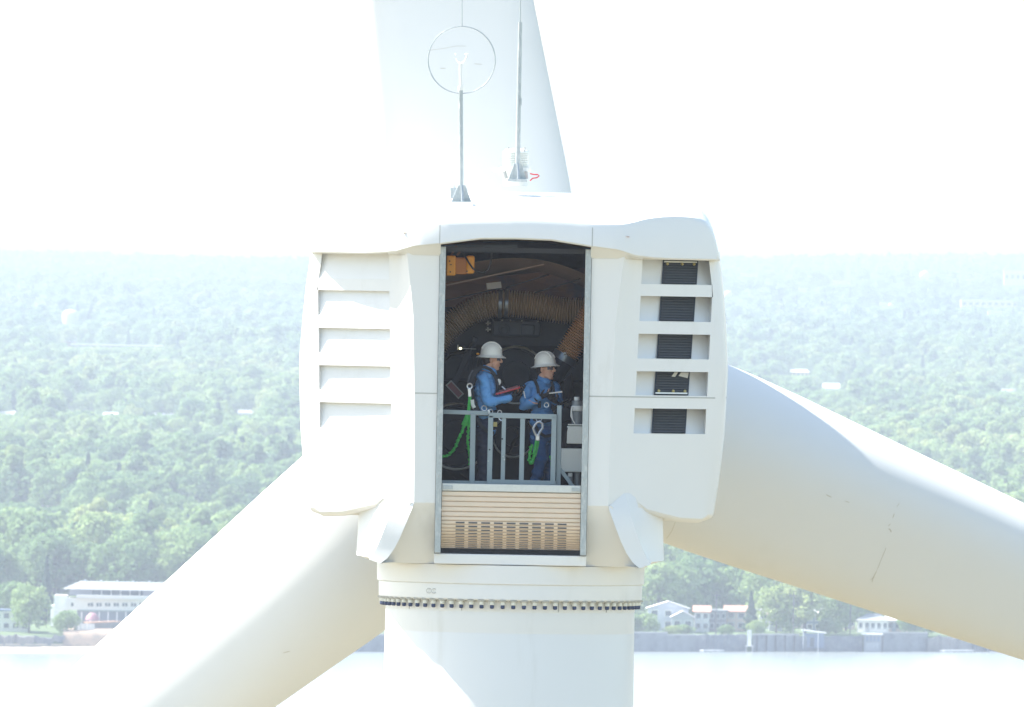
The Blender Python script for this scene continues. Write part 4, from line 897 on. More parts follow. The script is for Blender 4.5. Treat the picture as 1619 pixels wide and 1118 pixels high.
# moustache, shirt badge
mb = MB(); ell(mb, c1 + B1 @ Vector((.104, 0, -.042)) * SK, (.010, .034, .010), B1); mb.build('moustache', HAIR, p1)
yf = y1 - .27
bd = MB(); ell(bd, P(788.5, 604, y1 - .12), (.035, .02, .045), None); bd.build('shirt_badge', WPLAST, p1)
mb = MB(); q = P(756.5, 558, y1 - .15); mb.ellips(P(755.5, 559.5, y1 - .03), (.025, .02, .015)); mb.build('hat_lamp', YEL, p1)
for nm, pts_, w_, m_ in (('harness_strap', [(752, 584, -.16), (758, 581, -.2), (767, 580.5, -.21), (775, 584, -.19), (782, 592, -.14), (786, 606, -.16), (787, 622, -.17)], .045, HARN),
                         ('harness_strap', [(755, 583, -.17), (749, 592, -.16), (745, 604, -.16), (745, 622, -.17), (750, 638, -.19), (757, 652, -.2)], .07, HARN),
                         ('back_pad', [(749, 586, -.14), (744, 596, -.13), (741.5, 608, -.12), (742, 616, -.12)], .06, GREY_W),
                         ('harness_belt', [(748, 650, -.21), (758, 653, -.235), (770, 654, -.24), (782, 653, -.22), (790, 651, -.16)], .075, HARN),
                         ('leg_strap', [(753, 658, -.2), (760, 672, -.25), (770, 682, -.26), (781, 685, -.2)], .05, HARN)):
    webbing(nm, [P(a, b, y1 + c) for a, b, c in pts_], w_, m_, p1)
for (px, py, R_, th) in ((790, 652, 3, .008), (775, 651, 4, .006), (765.5, 645.5, 4, .007), (794, 660, 5.2, .012)):
    mb = MB(); ring(mb, px, py, R_, y1 - .3, th); mb.build('steel_ring', SILV, p1)
mb = MB(); mb.bar(P(772, 648, y1 - .3), P(774, 655, y1 - .3), .035, .015); mb.build('buckle', SILV, p1, smooth=0, bevel=.004)
mb = MB(); q = P(783, 671, y1 - .3); mb.box(q.x - .03, q.x + .03, q.y - .02, q.y + .02, q.z - .035, q.z + .035, None); mb.build('buckle', mat('brass', (.5, .42, .18), .4, .6), p1, smooth=0, bevel=.006)
def lanyard(par, name, pp, y, r, seed=0):
    pts = []
    for i in range(len(pp) - 1):
        for k in range(5): t = k / 5; pts.append(P(lerp(pp[i][0], pp[i + 1][0], t), lerp(pp[i][1], pp[i + 1][1], t), y + .012 * sin(len(pts) * 1.9 + seed)) + Vector((.007 * sin(len(pts) * 2.4 + seed), 0, .006 * cos(len(pts) * 1.7))))
    pts.append(P(*pp[-1], y)); rad = [r * (1 + .28 * sin(i * 1.7 + seed)) for i in range(len(pts))]; mb = MB(); mb.tube(pts, rad, 10); return mb.build(name, GREEN, par, smooth=60)
yl = y1 - .36
hk = MB(); ring(hk, 742.5, 610.5, 4, yl, .011); hk.bar(P(742, 615, yl), P(743, 627, yl), .042, .025); hook = hk.build('snap_hook', SILV, p1)
webbing('lanyard_strap', [P(743, 627, yl), P(742, 640, yl), P(740.5, 653, yl)], .045, GREEN, p1)
webbing('lanyard_tag', [P(746.5, 632, yl - .02), P(747.5, 640, yl - .02), P(750, 645, yl - .02)], .05, CAB, p1)
for nm, pp, w_ in (('shock_pack', [(741, 653), (737.5, 663), (733, 673)], .075), ('shock_pack', [(742.5, 653), (742, 663), (741, 674)], .055)): webbing(nm, [P(a, b, yl) for a, b in pp], w_, GREEN, p1, t=.02)
lanyard(p1, 'lanyard_rope', [(733, 673), (731, 682), (725, 693), (722, 703), (716, 713), (709, 720), (701, 722), (694, 720)], yl, .021)
lanyard(p1, 'lanyard_rope', [(741, 674), (740, 686), (739, 698), (741, 711), (743, 722), (742, 735)], yl, .020, 2)
# clipboard and pen held by man 1
q0, q1 = P(783.5, 622.5, y1 - .16), P(822, 611.5, y1 - .16); d = (q1 - q0); ux = d.normalized(); uy = Vector((0, cos(.10), sin(.10))); uy = (uy - ux * uy.dot(ux)).normalized(); un = ux.cross(uy); M = Matrix((ux, uy, un)).transposed().to_4x4(); M.translation = q0
t = thing('clipboard', q0, 'red clipboard held flat in the gloved hands of the man in profile', 'clipboard'); mb = MB(); mb.box(0, d.length, -.12, .16, -.009, .009, M); mb.build('board', mat('crimson_board', (.55, .045, .07), .4), t, smooth=0, bevel=.003); mb = MB(); mb.box(.02, d.length - .03, -.11, .15, .0095, .013, M); mb.build('paper', mat('pink_paper', (.6, .25, .25), .8), t, smooth=0)
mb = MB(); mb.tube([P(793.5, 611, y1 - .2), P(799, 616, y1 - .2)], .010, 8); tag(mb.build('pencil', SILV, origin=P(796, 613, y1 - .2)), 'pale pencil tucked at the chest of the man in profile', 'pencil')
mb = MB(); mb.tube([P(828, 619, y1 - .12), P(830.5, 629.5, y1 - .16)], [.011, .006], 8); tag(mb.build('pen', WPLAST, origin=P(829, 624, y1 - .14)), 'white pen in the gloved hand of the man in profile', 'pen')
# man 2
L2 = 'man in darker blue, white hard hat, half turned to the camera before a laptop'
J_TF[L2] = (.62, -.78, 0)
HN = {'R': (.2, .3, 1), 'L': (.1, .5, .6)}
y2 = 1.45
j2 = dict(hip=(860, 688, 0), waist=(858, 662, 0), chest=(856, 629, 0), top=(855, 609, .0), shR=(835.5, 612, -.10), shL=(876, 612, .16), elR=(829, 642, -.20), elL=(884, 640, .12), wrR=(853, 628, -.36), wrL=(878, 634, -.22), hdR=(866, 624, -.38), hdL=(870, 628, -.32),
          hpR=(851, 694, -.05), hpL=(868, 694, .08), knR=(856, 728, -.2), knL=(870, 738, .05), ankR=(838, 790, -.12), ankL=(866, 796, .12))
p2, g2, c2, B2 = person(L2, y2, j2, (862.5, 583), (.86, -.50, .0), -.10, SHIRT2, JEANS, 0)
for nm, pts_, w_ in (('harness_strap', [(841, 598, -.05), (846, 602, -.16), (850, 612, -.22), (852, 626, -.25), (853, 645, -.25)], .045), ('harness_strap', [(872, 603, -.12), (875, 614, -.14), (876, 630, -.14), (873, 645, -.16)], .04),
                     ('harness_belt', [(843, 661, -.2), (852, 664, -.26), (862, 665, -.27), (874, 662, -.2)], .07), ('leg_strap', [(846, 672, -.2), (852, 684, -.24), (862, 690, -.24), (872, 688, -.16)], .045)):
    webbing(nm, [P(a, b, y2 + c) for a, b, c in pts_], w_, HARN, p2)
webbing('reflective_cuff', [P(836, 633, y2 - .32), P(843, 637, y2 - .35), P(850, 638, y2 - .36)], .02, mat('orange_grey_band', (.55, .32, .25)), p2)
yl = y2 - .5
mb = MB(); mb.tube([P(a, b, yl) for a, b in ((846, 672), (843, 677), (845, 683), (848, 689), (851, 689), (853.5, 683), (858, 677), (857.5, 670), (853, 666.5), (848.5, 668))], .019, 8, closed=True); mb.build('carabiner', SILV, p2)
mb = MB(); mb.bar(P(850, 686, yl), P(850, 697, yl), .062, .03); mb.build('swivel', SILV, p2, smooth=0, bevel=.01)
mb = MB(); ring(mb, 852, 662, 4.5, yl + .05, .006); mb.build('steel_ring', SILV, p2)
mb = MB(); ring(mb, 864, 640.5, 3.5, y2 - .42, .007); mb.build('steel_ring', SILV, p2)
webbing('shock_pack', [P(849.5, 697, yl), P(847.5, 708, yl), P(845, 719, yl)], .065, GREEN, p2, t=.02)
lanyard(p2, 'lanyard_rope', [(845, 719), (843, 727), (840, 733), (837, 728), (838, 715), (841, 703)], yl, .024)
lanyard(p2, 'lanyard_rope', [(870, 722), (873, 728), (872, 737)], yl + .3, .02, 1)
mb = MB(); mb.tube([P(868, 622, y2 - .46), P(889, 619.5, y2 - .46)], [.007, .012], 8); tag(mb.build('pen', WPLAST, origin=P(878, 621, y2 - .46)), 'silver-white pen held out towards the laptop by the man facing it', 'pen')
# laptop
LAP = mat('dark_laptop_case', (.035, .04, .05), .35)
t = thing('laptop', P(884, 646, y2 - .3), 'open dark laptop in front of the right worker, screen seen at a slant', 'laptop')
a, b = P(871, 647.5, y2 - .45), P(896.5, 632, y2 - .35); back = Vector((.06, .34, 0))
mb = MB(); th = Vector((0, 0, .02)); mb.add([a, b, b + back, a + back, a + th, b + th, b + back + th, a + back + th], [(0, 1, 2, 3), (4, 5, 6, 7), (0, 1, 5, 4), (1, 2, 6, 5), (2, 3, 7, 6), (3, 0, 4, 7)]); mb.build('keyboard_base', LAP, t, smooth=0, bevel=.003)
mb = MB(); s0, s1, s2, s3 = P(895.5, 632, y2 - .38), P(906, 626, y2), P(903, 590, y2 + .05), P(889.5, 602.5, y2 - .32); th = Vector((.012, .01, 0)); mb.add([s0, s1, s2, s3] + [p + th for p in (s0, s1, s2, s3)], [(0, 1, 2, 3), (4, 5, 6, 7), (0, 1, 5, 4), (1, 2, 6, 5), (2, 3, 7, 6), (3, 0, 4, 7)]); so = mb.build('screen_lid', LAP, t, smooth=0)
mb = MB(); c0 = (s0 + s1 + s2 + s3) / 4; mb.add([c0.lerp(p, .9) - th * .15 for p in (s0, s1, s2, s3)], [(0, 1, 2, 3)]); mb.build('screen', mat('slate_screen', (.05, .06, .06), .25), so, smooth=0)
mb = MB(); mb.bar(P(884, 650, y2 - .2), P(884, 805, y2 - .2), .05); mb.bar(P(874, 650, y2 - .2), P(898, 646, y2 - .2), .03, .25); tag(mb.build('laptop_stand', MACH, smooth=0, origin=P(884, 805, y2 - .2)), 'thin dark stand under the laptop, behind the rail end post', 'stand')

# ================================================================== THE WOOD
def at(px, t):
    """world x and depth Y for photo column px, t metres inland of the shore line"""
    x = 0
    for _ in range(30): Y = shoreY(x) + t; x = CAMP.x + (px - CXP) * (Y + 250) / F
    return x, Y
def hs(px0, px1, py_eave, py_ridge, t, depth, *a, **k):
    x, Y = at((px0 + px1) / 2, t); zb = elev(x, Y) + .1; pb = proj(Vector((x, Y, zb)))[1]
    return house(px0, px1, py_eave, pb, Y, depth, abs(P(px0, py_ridge, Y).z - P(px0, py_eave, Y).z), *a, base_z=zb, **k)
# beach and rocks on the left
g = MB(); rows = []
for t, z in ((-27, -.6), (-12, .25), (-6, .75), (-2.8, 1.15), (-2.6, 1.6)):
    rows.append([Vector((x, shoreY(x) + t, z + .12 * noise.noise(Vector((x / 6, t, 0))))) for x in range(-420, -70, 4)])
g.grid(rows); tag(g.build('beach', SAND, smooth=60), 'narrow strip of pale sand along the left shore', 'beach', kind='structure')
g = MB(); rows = []
for t, z in ((-3.2, .9), (-1.6, 2.2), (-.3, 3.3), (4, 3.8), (14, 3.95), (30, 4.1), (44, 4.4)):
    rows.append([Vector((lerp(at(108, t)[0], at(205, t)[0], i / 8), lerp(at(108, t)[1], at(205, t)[1], i / 8), z + .25)) for i in range(9)])
g.grid(rows); tag(g.build('sand_bank', mat('brown_sand', (.40, .30, .22), .95, var=.35, scale=.25, dirt=(.17, .16, .14), dscale=(.3, .3, .6), dlo=.5, dhi=.65, bump=.5, bscale=1), smooth=60), 'sandy slope below the white clubhouse', 'sand bank', kind='structure')
def seawall(px0, px1, ztop, m_, label, name='seawall', zb=-.8, thick=1.6, tf=-1.2, cap=True, posts=0, grp=None, rough=0):
    n = 1 + int((px1 - px0) / 6); a = []
    x0, Y0 = at(px0, tf)
    t = thing(name, Vector((x0, Y0, zb)), label, name.replace('_', ' '), grp)
    mb = MB(); F_, T_, B_ = [], [], []
    for i in range(n + 1):
        px = lerp(px0, px1, i / n); x, Y = at(px, tf); j = rough * (random.Random(i * 7 + px0).random() - .5)
        F_.append(Vector((x, Y + j * .5, zb))); T_.append(Vector((x, Y + .25 + j, ztop + j * .5))); B_.append(Vector((x, Y + thick + .6, ztop + j * .3)))
    mb.grid([F_, T_, B_]); mb.add([F_[0], T_[0], B_[0], Vector((B_[0].x, B_[0].y, zb))], [(0, 1, 2, 3)]); mb.add([F_[-1], T_[-1], B_[-1], Vector((B_[-1].x, B_[-1].y, zb))], [(0, 1, 2, 3)])
    part(t, 'wall_face', mb, m_)
    if cap:
        cp = MB(); cp.grid([[p + Vector((0, -.2, .02)) for p in T_], [p + Vector((0, -.2, .28)) for p in T_], [p + Vector((0, .5, .28)) for p in T_]]); part(t, 'coping', cp, mat('pale_coping', (.45, .46, .45), .8, var=.1))
    for i in range(posts):
        px = lerp(px0, px1, (i + .5) / posts); x, Y = at(px, tf - .15); pm = MB(); pm.box(x - .15, x + .15, Y - .1, Y + .15, zb, ztop); part(t, 'pile', pm, mat('dark_timber', (.10, .10, .11), .9))
    return t
STD = mat('dark_stone_wall', (.16, .18, .21), .9, var=.3, scale=.4, dirt=(.27, .28, .29), dscale=(.5, .5, .9), dlo=.45, dhi=.65, bump=.4, bscale=2)
seawall(-60, 62, 3.3, ROCK, 'dark rubble retaining wall above the sand, below the small white house', 'retaining_wall', zb=1.0, tf=-2.4, cap=False, rough=1.6)
seawall(62, 110, 3.0, STD, 'dark rock wall below the round shore tree', 'retaining_wall', zb=1.0, tf=-2.4, cap=False, rough=2)  # uses the dark stone material, rough edged, without coping
seawall(1000, 1064, 3.9, STONE, 'pale two-step concrete seawall beside the tower', 'seawall')
seawall(1064, 1108, 3.4, STONE, 'plain grey seawall with a grass lip below the gabled house', 'seawall')
seawall(1108, 1188, 3.6, STD, 'dark rough stone seawall below the two pink roofs', 'seawall', cap=False, rough=.8)
seawall(1198, 1272, 3.5, STONE, 'panelled concrete seawall right of the white shore stair', 'seawall', posts=5, rough=.3)
seawall(1272, 1372, 3.3, STD, 'long dark seawall under the bent shore trees', 'seawall', cap=False, rough=.7)
seawall(1404, 1475, 3.9, STONE, 'smooth blue grey seawall right of the boathouse', 'seawall')
seawall(1475, 1640, 3.2, ROCK, 'sloping rock revetment at the right end of the shore', 'seawall', cap=False, rough=2.2)
seawall(560, 1000, 3.4, STONE, 'grey seawall running behind the tower', 'seawall')
# white stair and pier between the seawalls
x, Y = at(1193, -3); t = thing('shore_stair', Vector((x, Y, -.5)), 'white stair tower going down to the water', 'stair')
mb = MB(); mb.box(x - .45, x + .45, Y, Y + .3, 1.2, 4.6); mb.box(x - .45, x + .45, Y + 1.2, Y + 1.5, 1.2, 4.6); part(t, 'stair_side', mb, TRIMW)
for i in range(8):
    mb = MB(); mb.box(x - .4, x + .4, Y + .3 + i * .11, Y + .55 + i * .11, 1.2 + i * .42, 1.27 + i * .42); part(t, 'tread', mb, TRIMW)
for q in (-.7, .6):
    mb = MB(); mb.box(x + q, x + q + .14, Y - 1, Y - .86, -.8, 1.3); part(t, 'leg', mb, TRIMW)
mb = MB(); mb.box(x - .9, x + .9, Y - 1.2, Y + .3, 1.15, 1.3); part(t, 'landing', mb, TRIMW)
# low pale jetties at the waterline
for a, b, txt in ((1118, 1150, 'low pale floating jetty below the pink roofed houses'), (1498, 1545, 'pale boat ramp at the right end of the shore')):
    (x0, Y0), (x1, Y1) = at(a, -5), at(b, -5); t = thing('jetty', Vector((x0, Y0, 0)), txt, 'jetty'); mb = MB(); mb.bar((x0, Y0, .3), (x1, Y1, .3), 1.5, .25, up=(0, 0, 1)); part(t, 'deck', mb, TRIMW)
    for i in range(4):
        q = (i + .3) / 4; mb = MB(); mb.box(lerp(x0, x1, q) - .1, lerp(x0, x1, q) + .1, lerp(Y0, Y1, q) - 1, lerp(Y0, Y1, q) - .8, -.8, .6); part(t, 'pile', mb, TRIMW)
# boathouse
x, Y = at(1388, -4); t = thing('boathouse', Vector((x, Y, -.5)), 'grey boathouse with flat white deck roof on the waterline', 'boathouse')
mb = MB(); mb.box(x - 1.9, x + 1.9, Y, Y + 4.6, -.6, 3.6); part(t, 'wall', mb, mat('weathered_grey_boards', (.30, .33, .36), .8, var=.2, scale=1))
mb = MB(); mb.box(x - 2.3, x + 2.2, Y - .5, Y + 4.8, 3.6, 3.85); part(t, 'roof', mb, TRIMW)
mb = MB(); mb.box(x + 1.9, x + 2.3, Y + .1, Y + 4.0, -.6, 3.55); part(t, 'side_post', mb, mat('dark_timber', (.10, .10, .11), .9))
mb = MB(); mb.box(x - 1.5, x + 1.4, Y - .06, Y, .2, 1.9); part(t, 'boat_door', mb, HG)
for i in range(4):
    mb = MB(); mb.box(x - 1.4 + i * .8, x - .95 + i * .8, Y - .05, Y, 2.3, 3.3); part(t, 'window', mb, HB)
# flat roofed cabin left of it
x, Y = at(1292, -2); t = thing('shore_cabin', Vector((x, Y, .5)), 'low blue cabin under a flat white canopy, under the leaning tree', 'cabin')
mb = MB(); mb.box(x - 1.6, x + 2.6, Y, Y + 3.5, .8, 3.9); part(t, 'wall', mb, HB)
mb = MB(); mb.add([(x - 2.2, Y - .7, 4.7), (x + 3, Y - .7, 4.1), (x + 3, Y + 4, 4.1), (x - 2.2, Y + 4, 4.7), (x - 2.2, Y - .7, 4.45), (x + 3, Y - .7, 3.9), (x + 3, Y + 4, 3.9), (x - 2.2, Y + 4, 4.45)], [(0, 1, 2, 3), (0, 1, 5, 4), (4, 5, 6, 7), (0, 3, 7, 4), (1, 2, 6, 5)]); part(t, 'canopy', mb, TRIMW)
for q in (-2, 1.2):
    mb = MB(); mb.box(x + q, x + q + .2, Y - .6, Y - .4, -.6, 4.3); part(t, 'post', mb, TRIMW)
mb = MB(); mb.box(x - .4, x + .5, Y - .05, Y, 1, 3); part(t, 'door', mb, GLASS)

# clubhouse on the left
def pbx(t, name, px0, px1, py0, py1, Y, dep, m_, par=None):
    a, b = P(px0, py0, Y), P(px1, py1, Y); z1 = P((px0 + px1) / 2, py0, Y).z; z0 = P((px0 + px1) / 2, py1, Y).z
    mb = MB(); mb.box(a.x, b.x, Y, Y + dep, z0, z1); return mb.build(name, m_, par or t, smooth=0)
xc, Yc = at(165, 38); ez = elev(xc, Yc)
club = thing('clubhouse', Vector((xc, Yc + 6, ez)), 'large white three-storey clubhouse with a hipped roof above the beach', 'clubhouse')
pbx(club, 'lower_storey', 122, 300, 966, 994, Yc, 12, mat('dark_blue_grey_wall', (.20, .24, .30), .8, var=.1))  # lower storey wall in a darker blue grey than the upper walls
pbx(club, 'middle_storey', 104, 300, 947.5, 966, Yc - .6, 13, HW)
pbx(club, 'upper_storey', 110, 295, 931, 943, Yc + 3, 9, mat('lilac_grey_wall', (.42, .43, .50), .8, var=.05))
gl = pbx(club, 'window_band', 146, 226, 933.5, 941.5, Yc + 2.9, .1, GLASS)
for i in range(5): pbx(club, 'mullion', 160 + i * 15, 161.2 + i * 15, 933.5, 941.5, Yc + 2.85, .05, TRIMW, gl)
pbx(club, 'balcony', 121, 300, 942.5, 947.4, Yc - 1.6, 4.6, TRIMW)
pbx(club, 'floor_beam', 126, 300, 965.5, 967.5, Yc - .8, .2, mat('green_grey_beam', (.3, .38, .38)))
pbx(club, 'side_wing', 86, 106, 941, 990, Yc + 1, 8, TRIMW)
pbx(club, 'side_step', 80, 88, 957, 990, Yc + 2, 5, TRIMW)
for i in range(7):
    px = 139 + i * 13.6; wo = pbx(club, 'window', px, px + 8, 953.5, 958.8, Yc - .68, .08, GLASS); pbx(club, 'sash', px + 3.6, px + 4.4, 953.5, 958.8, Yc - .7, .02, TRIMW, wo)
wo = pbx(club, 'window', 112.5, 116, 953, 958.5, Yc - .68, .08, GLASS)
for i in range(8): pbx(club, 'column', 128 + i * 14, 129.6 + i * 14, 967.5, 992, Yc - .7, .2, TRIMW)
a, b, c_, d_ = P(99, 933, Yc + 1), P(300, 933, Yc + 1), P(127, 919, Yc + 7), P(285, 919, Yc + 7)
zr = P(165, 932.5, Yc + 1).z; zt = P(165, 919, Yc + 7).z
mb = MB(); mb.add([(a.x, Yc + .5, zr), (b.x, Yc + .5, zr), (b.x, Yc + 13.5, zr), (a.x, Yc + 13.5, zr), (c_.x, Yc + 7, zt), (d_.x, Yc + 7, zt)], [(0, 1, 5, 4), (1, 2, 5), (2, 3, 4, 5), (3, 0, 4), (0, 3, 2, 1)]); rf = part(club, 'roof', mb, RG)
for i in range(5):
    mb = MB(); q = lerp(c_.x, d_.x, .05 + i * .16); mb.box(q - .25, q + .25, Yc + 6.6, Yc + 7.1, zt - .2, zt + .25); mb.build('roof_vent', TRIMW, rf, smooth=0)
FOOT.append((78, 300, 985, Yc + 900)); FOOT[-1] = (80, 300, 992, Yc + 250)
# red parasol and orange terrace edge before it
xx, YY = at(154, 30); t = thing('parasol', Vector((xx, YY, elev(xx, YY))), 'red domed parasol on the clubhouse terrace', 'parasol'); z_ = P(154, 983, YY).z
mb = MB(); mb.lathe([(.05, 1.9), (.7, 1.7), (1.3, 1.1), (1.55, .3)], c=(xx, YY, z_), n=12); part(t, 'canopy', mb, mat('faded_red_cloth', (.40, .20, .24)), smooth=30)
mb = MB(); mb.tube([(xx, YY, elev(xx, YY)), (xx, YY, z_ + 1.9)], .06, 6); part(t, 'pole', mb, TRIMW)
(x0, Y0), (x1, Y1) = at(145, 24), at(195, 24); t = thing('terrace_wall', Vector((x0, Y0, 4)), 'low terrace wall with an orange top below the clubhouse', 'terrace wall')
mb = MB(); mb.bar((x0, Y0, 4.6), (x1, Y1, 4.6), 1, 1.6, up=(0, 0, 1)); part(t, 'wall', mb, ROCK)
mb = MB(); mb.bar((x0, Y0, 5.5), (x1, Y1, 5.7), 2.2, .22, up=(0, 0, 1)); part(t, 'cover', mb, mat('orange_canvas', (.60, .36, .24)))
(x0, Y0), (x1, Y1) = at(126, 12), at(158, 12); t = thing('garden_fence', Vector((x0, Y0, 3.6)), 'pale panel fence at the foot of the clubhouse terrace', 'fence')
for i in range(5):
    mb = MB(); a = Vector((lerp(x0, x1, i / 5), lerp(Y0, Y1, i / 5), 4.7)); b = Vector((lerp(x0, x1, (i + .9) / 5), lerp(Y0, Y1, (i + .9) / 5), 4.7)); mb.bar(a, b, .1, 1.5, up=(0, 0, 1)); part(t, 'panel', mb, HW)

# houses
hs(-12, 46, 966.5, 966.5, 22, 8, HW, HB, 'small white house with a flat blue roof at the left edge of the photo', 'flat', wins=4, rows=2)
hs(1024, 1088, 962, 951, 30, 10, mat('pale_lilac_siding', (.50, .52, .60)), RW, 'pale grey gabled house closest to the tower', 'front', wins=3, rows=2)
hs(1062, 1096, 976, 966, 18, 8, HG, RW, 'low grey annex in front of the gabled house', 'front', wins=2)
hs(1098, 1121, 967, 958, 26, 10, HW, RP, 'white walled house with the left of the two pink roofs', 'gable', wins=2, rows=2)
hs(1121, 1148, 967, 959, 28, 10, mat('brown_grey_brick', (.22, .21, .24), .8), RG, 'dark fronted house wedged between the two pink roofs', 'flat', wins=3, rows=2)
hs(1147, 1180, 966.5, 958, 30, 10, HC, RP, 'cream house with the right of the two pink roofs', 'gable', wins=2, rows=2)
hs(1200, 1216, 969, 960, 44, 8, HW, RG, 'small white house half hidden by the conifer', 'front', wins=1, rows=2)
hs(1252, 1270, 971, 966, 46, 7, HC, RP, 'narrow pale house behind the leaning tree', 'gable', wins=1, rows=2)
hs(1274, 1312, 972, 963, 26, 10, HB, RW, 'blue house with a white roof behind the cabin', 'gable', wins=3, rows=2)
hs(1356, 1404, 981, 971, 20, 9, HW, RG, 'white bungalow with grey roof and picture windows above the boathouse', 'hip', wins=5, porch=2)
hs(1402, 1436, 981, 972, 24, 9, HC, RW, 'cream bungalow with white roof right of the grey-roofed one', 'gable', wins=3)
hs(1462, 1490, 992, 985, 26, 8, HW, RG, 'small white house just below the right blade', 'gable', wins=2)
hs(1216, 1236, 974, 967, 30, 7, mat('pale_lilac_siding', (.50, .52, .60)), RP, 'low lilac house with a pink roof behind the bright bushy tree', 'gable', wins=2)
hs(1334, 1352, 975, 968, 40, 7, HC, RP, 'small cream house with a pink roof left of the white bungalow', 'gable', wins=2)
hs(1182, 1198, 963, 956, 60, 8, HW, RG, 'grey roofed house peeping out right of the cream house', 'gable', wins=2, rows=2)
for px, lb in ((1140, 'thin utility pole before the dark fronted house'), (1262, 'thin utility pole left of the blue house'), (1352, 'thin utility pole left of the white bungalow')):
    x, Y = at(px, 8); t = thing('utility_pole', Vector((x, Y, elev(x, Y))), lb, 'pole'); mb = MB(); mb.tube([(x, Y, 3), (x, Y, 12.5)], .13, 8); part(t, 'pole_shaft', mb, mat('dark_timber', (.10, .10, .11), .9)); mb = MB(); mb.box(x - .9, x + .9, Y - .08, Y + .08, 11.7, 11.9); part(t, 'cross_arm', mb, mat('dark_timber', (.10, .10, .11), .9))
# shore trees placed by hand: (px, t, kind, scale, label)
for px, t, k, sc, sx, lb in (
    (54, 14, 0, .80, 1.0, 'big round yellow-green tree between the small white house and the clubhouse'),
    (80, 75, 4, .95, .8, 'dark pointed conifer behind the left corner of the clubhouse'),
    (112, 12, 2, .45, 1.1, 'low bushy tree at the clubhouse wall corner'),
    (30, 80, 2, .8, 1, 'low tree right behind the small white house'),
    (1030, 12, 2, .42, 1.2, 'bushy tree at the water in front of the gabled house'),
    (1012, 14, 2, .40, 1.2, 'bush tree touching the tower edge at the water'),
    (1046, 70, 1, .95, 1.2, 'tall grey-green tree rising left behind the gabled house'),
    (1072, 74, 0, 1.05, 1.1, 'broad dark tree rising behind the gabled house and annex'),
    (1104, 90, 0, 1.1, 1.1, 'broad tree directly behind the left pink roof'),
    (1140, 95, 1, 1.15, 1.2, 'pale tall tree directly behind the right pink roof'),
    (1195, 16, 4, .62, 1.1, 'dark conifer in front of the small white house, right of the cream house'),
    (1168, 85, 0, 1.0, 1, 'leafy tree behind the cream house'),
    (1235, 18, 0, .82, 1.0, 'bright bushy tree between the conifer and the leaning tree'),
    (1218, 60, 1, 1.0, 1, 'tall tree behind the bright bushy one'),
    (1258, 14, 2, .62, .9, 'dark low tree left of the leaning tree'),
    (1280, 12, 1, .98, 1.1, 'tall leaning tree with a bare trunk by the flat-roofed cabin'),
    (1330, 14, 0, .80, 1.0, 'dark tree with visible trunk between the cabin and the boathouse'),
    (1345, 30, 1, .75, 1.0, 'slim tree left of the white bungalow'),
    (1445, 14, 2, .45, 1.0, 'small dark tree right of the cream bungalow'),
    (1205, 8, 2, .30, 1.3, 'low bush at the wall between the conifer and the bright tree'), (1318, 8, 2, .36, 1.3, 'dark bush at the wall right of the flat-roofed cabin'), (1368, 40, 0, .9, 1.1, 'leafy tree rising behind the white bungalow'), (1420, 44, 0, .85, 1.1, 'leafy tree rising behind the cream bungalow'), (1470, 10, 2, .35, 1.2, 'bush on the wall near the small house under the right blade'), (1155, 8, 2, .22, 1.5, 'low shrub before the cream house'), (1090, 8, 2, .22, 1.8, 'low shrub on the lawn before the annex'), (1070, 8, 2, .2, 1.9, 'rounded shrub on the lip of the seawall before the gabled house')):
    x, Y = at(px, t); tree(k, Vector((x, Y, elev(x, Y) - .3)), sc, px * 1.7, lb, sx=sx)
# far things standing out of the wood
def ground_d(px, py, up):
    d = 3900
    while d < 21000:
        q = P(px, py, d - 250)
        if q.z < elev(q.x, q.y) + up: return d
        d += 40
    return d
def far(px0, px1, pyt, pyb, d, dep, m_, rm, label, name='building', cat='building', roof=0, wins=0):
    d = ground_d((px0 + px1) / 2, pyb, 5); Y = d - 250; a, b = P(px0, pyt, Y), P(px1, pyb, Y); t = thing(name, Vector(((a.x + b.x) / 2, Y, elev((a.x + b.x) / 2, Y))), label, cat); z1 = P((px0 + px1) / 2, pyt, Y).z
    zg = min(elev(a.x, Y), elev(b.x, Y)) - 1
    mb = MB(); mb.box(a.x, b.x, Y, Y + dep, zg, z1 - roof); part(t, 'wall', mb, m_); mb = MB(); o = .6
    if roof > .5:
        ym = Y + dep / 2; mb.add([(a.x - o, Y - o, z1 - roof), (b.x + o, Y - o, z1 - roof), (b.x + o, ym, z1), (a.x - o, ym, z1), (b.x + o, Y + dep + o, z1 - roof), (a.x - o, Y + dep + o, z1 - roof)], [(0, 1, 2, 3), (3, 2, 4, 5), (0, 3, 5), (1, 4, 2)])
    else: mb.box(a.x - .4, b.x + .4, Y - .4, Y + dep + .4, z1, z1 + .6)
    part(t, 'roof', mb, rm)
    for i in range(wins):
        mb = MB(); q0, q1 = lerp(a.x, b.x, (i + .25) / wins), lerp(a.x, b.x, (i + .75) / wins); h = (z1 - P(px0, pyb, Y).z); mb.box(q0, q1, Y - .1, Y, z1 - roof - h * .55, z1 - roof - h * .25); part(t, 'window', mb, GLASS)
    FOOT.append((px0 - 1, px1 + 1, pyb, Y)); return t
BARN = mat('faded_red_boards', (.42, .16, .16), .8)
far(99, 119, 534, 543, 12200, 14, BARN, RW, 'faded red barn with a white roof below the water tank', 'barn', 'barn', roof=2.2)
far(112, 256, 546.5, 549.5, 12000, 20, mat('dusty_pink_wall', (.50, .36, .34), .8), RW, 'long low pinkish warehouse right of the red barn', 'warehouse', 'warehouse', wins=14)
far(-6, 22, 650, 658, 7800, 10, HC, RW, 'cream cottage in the wood at the left photo edge', 'house', 'house', roof=1.4)
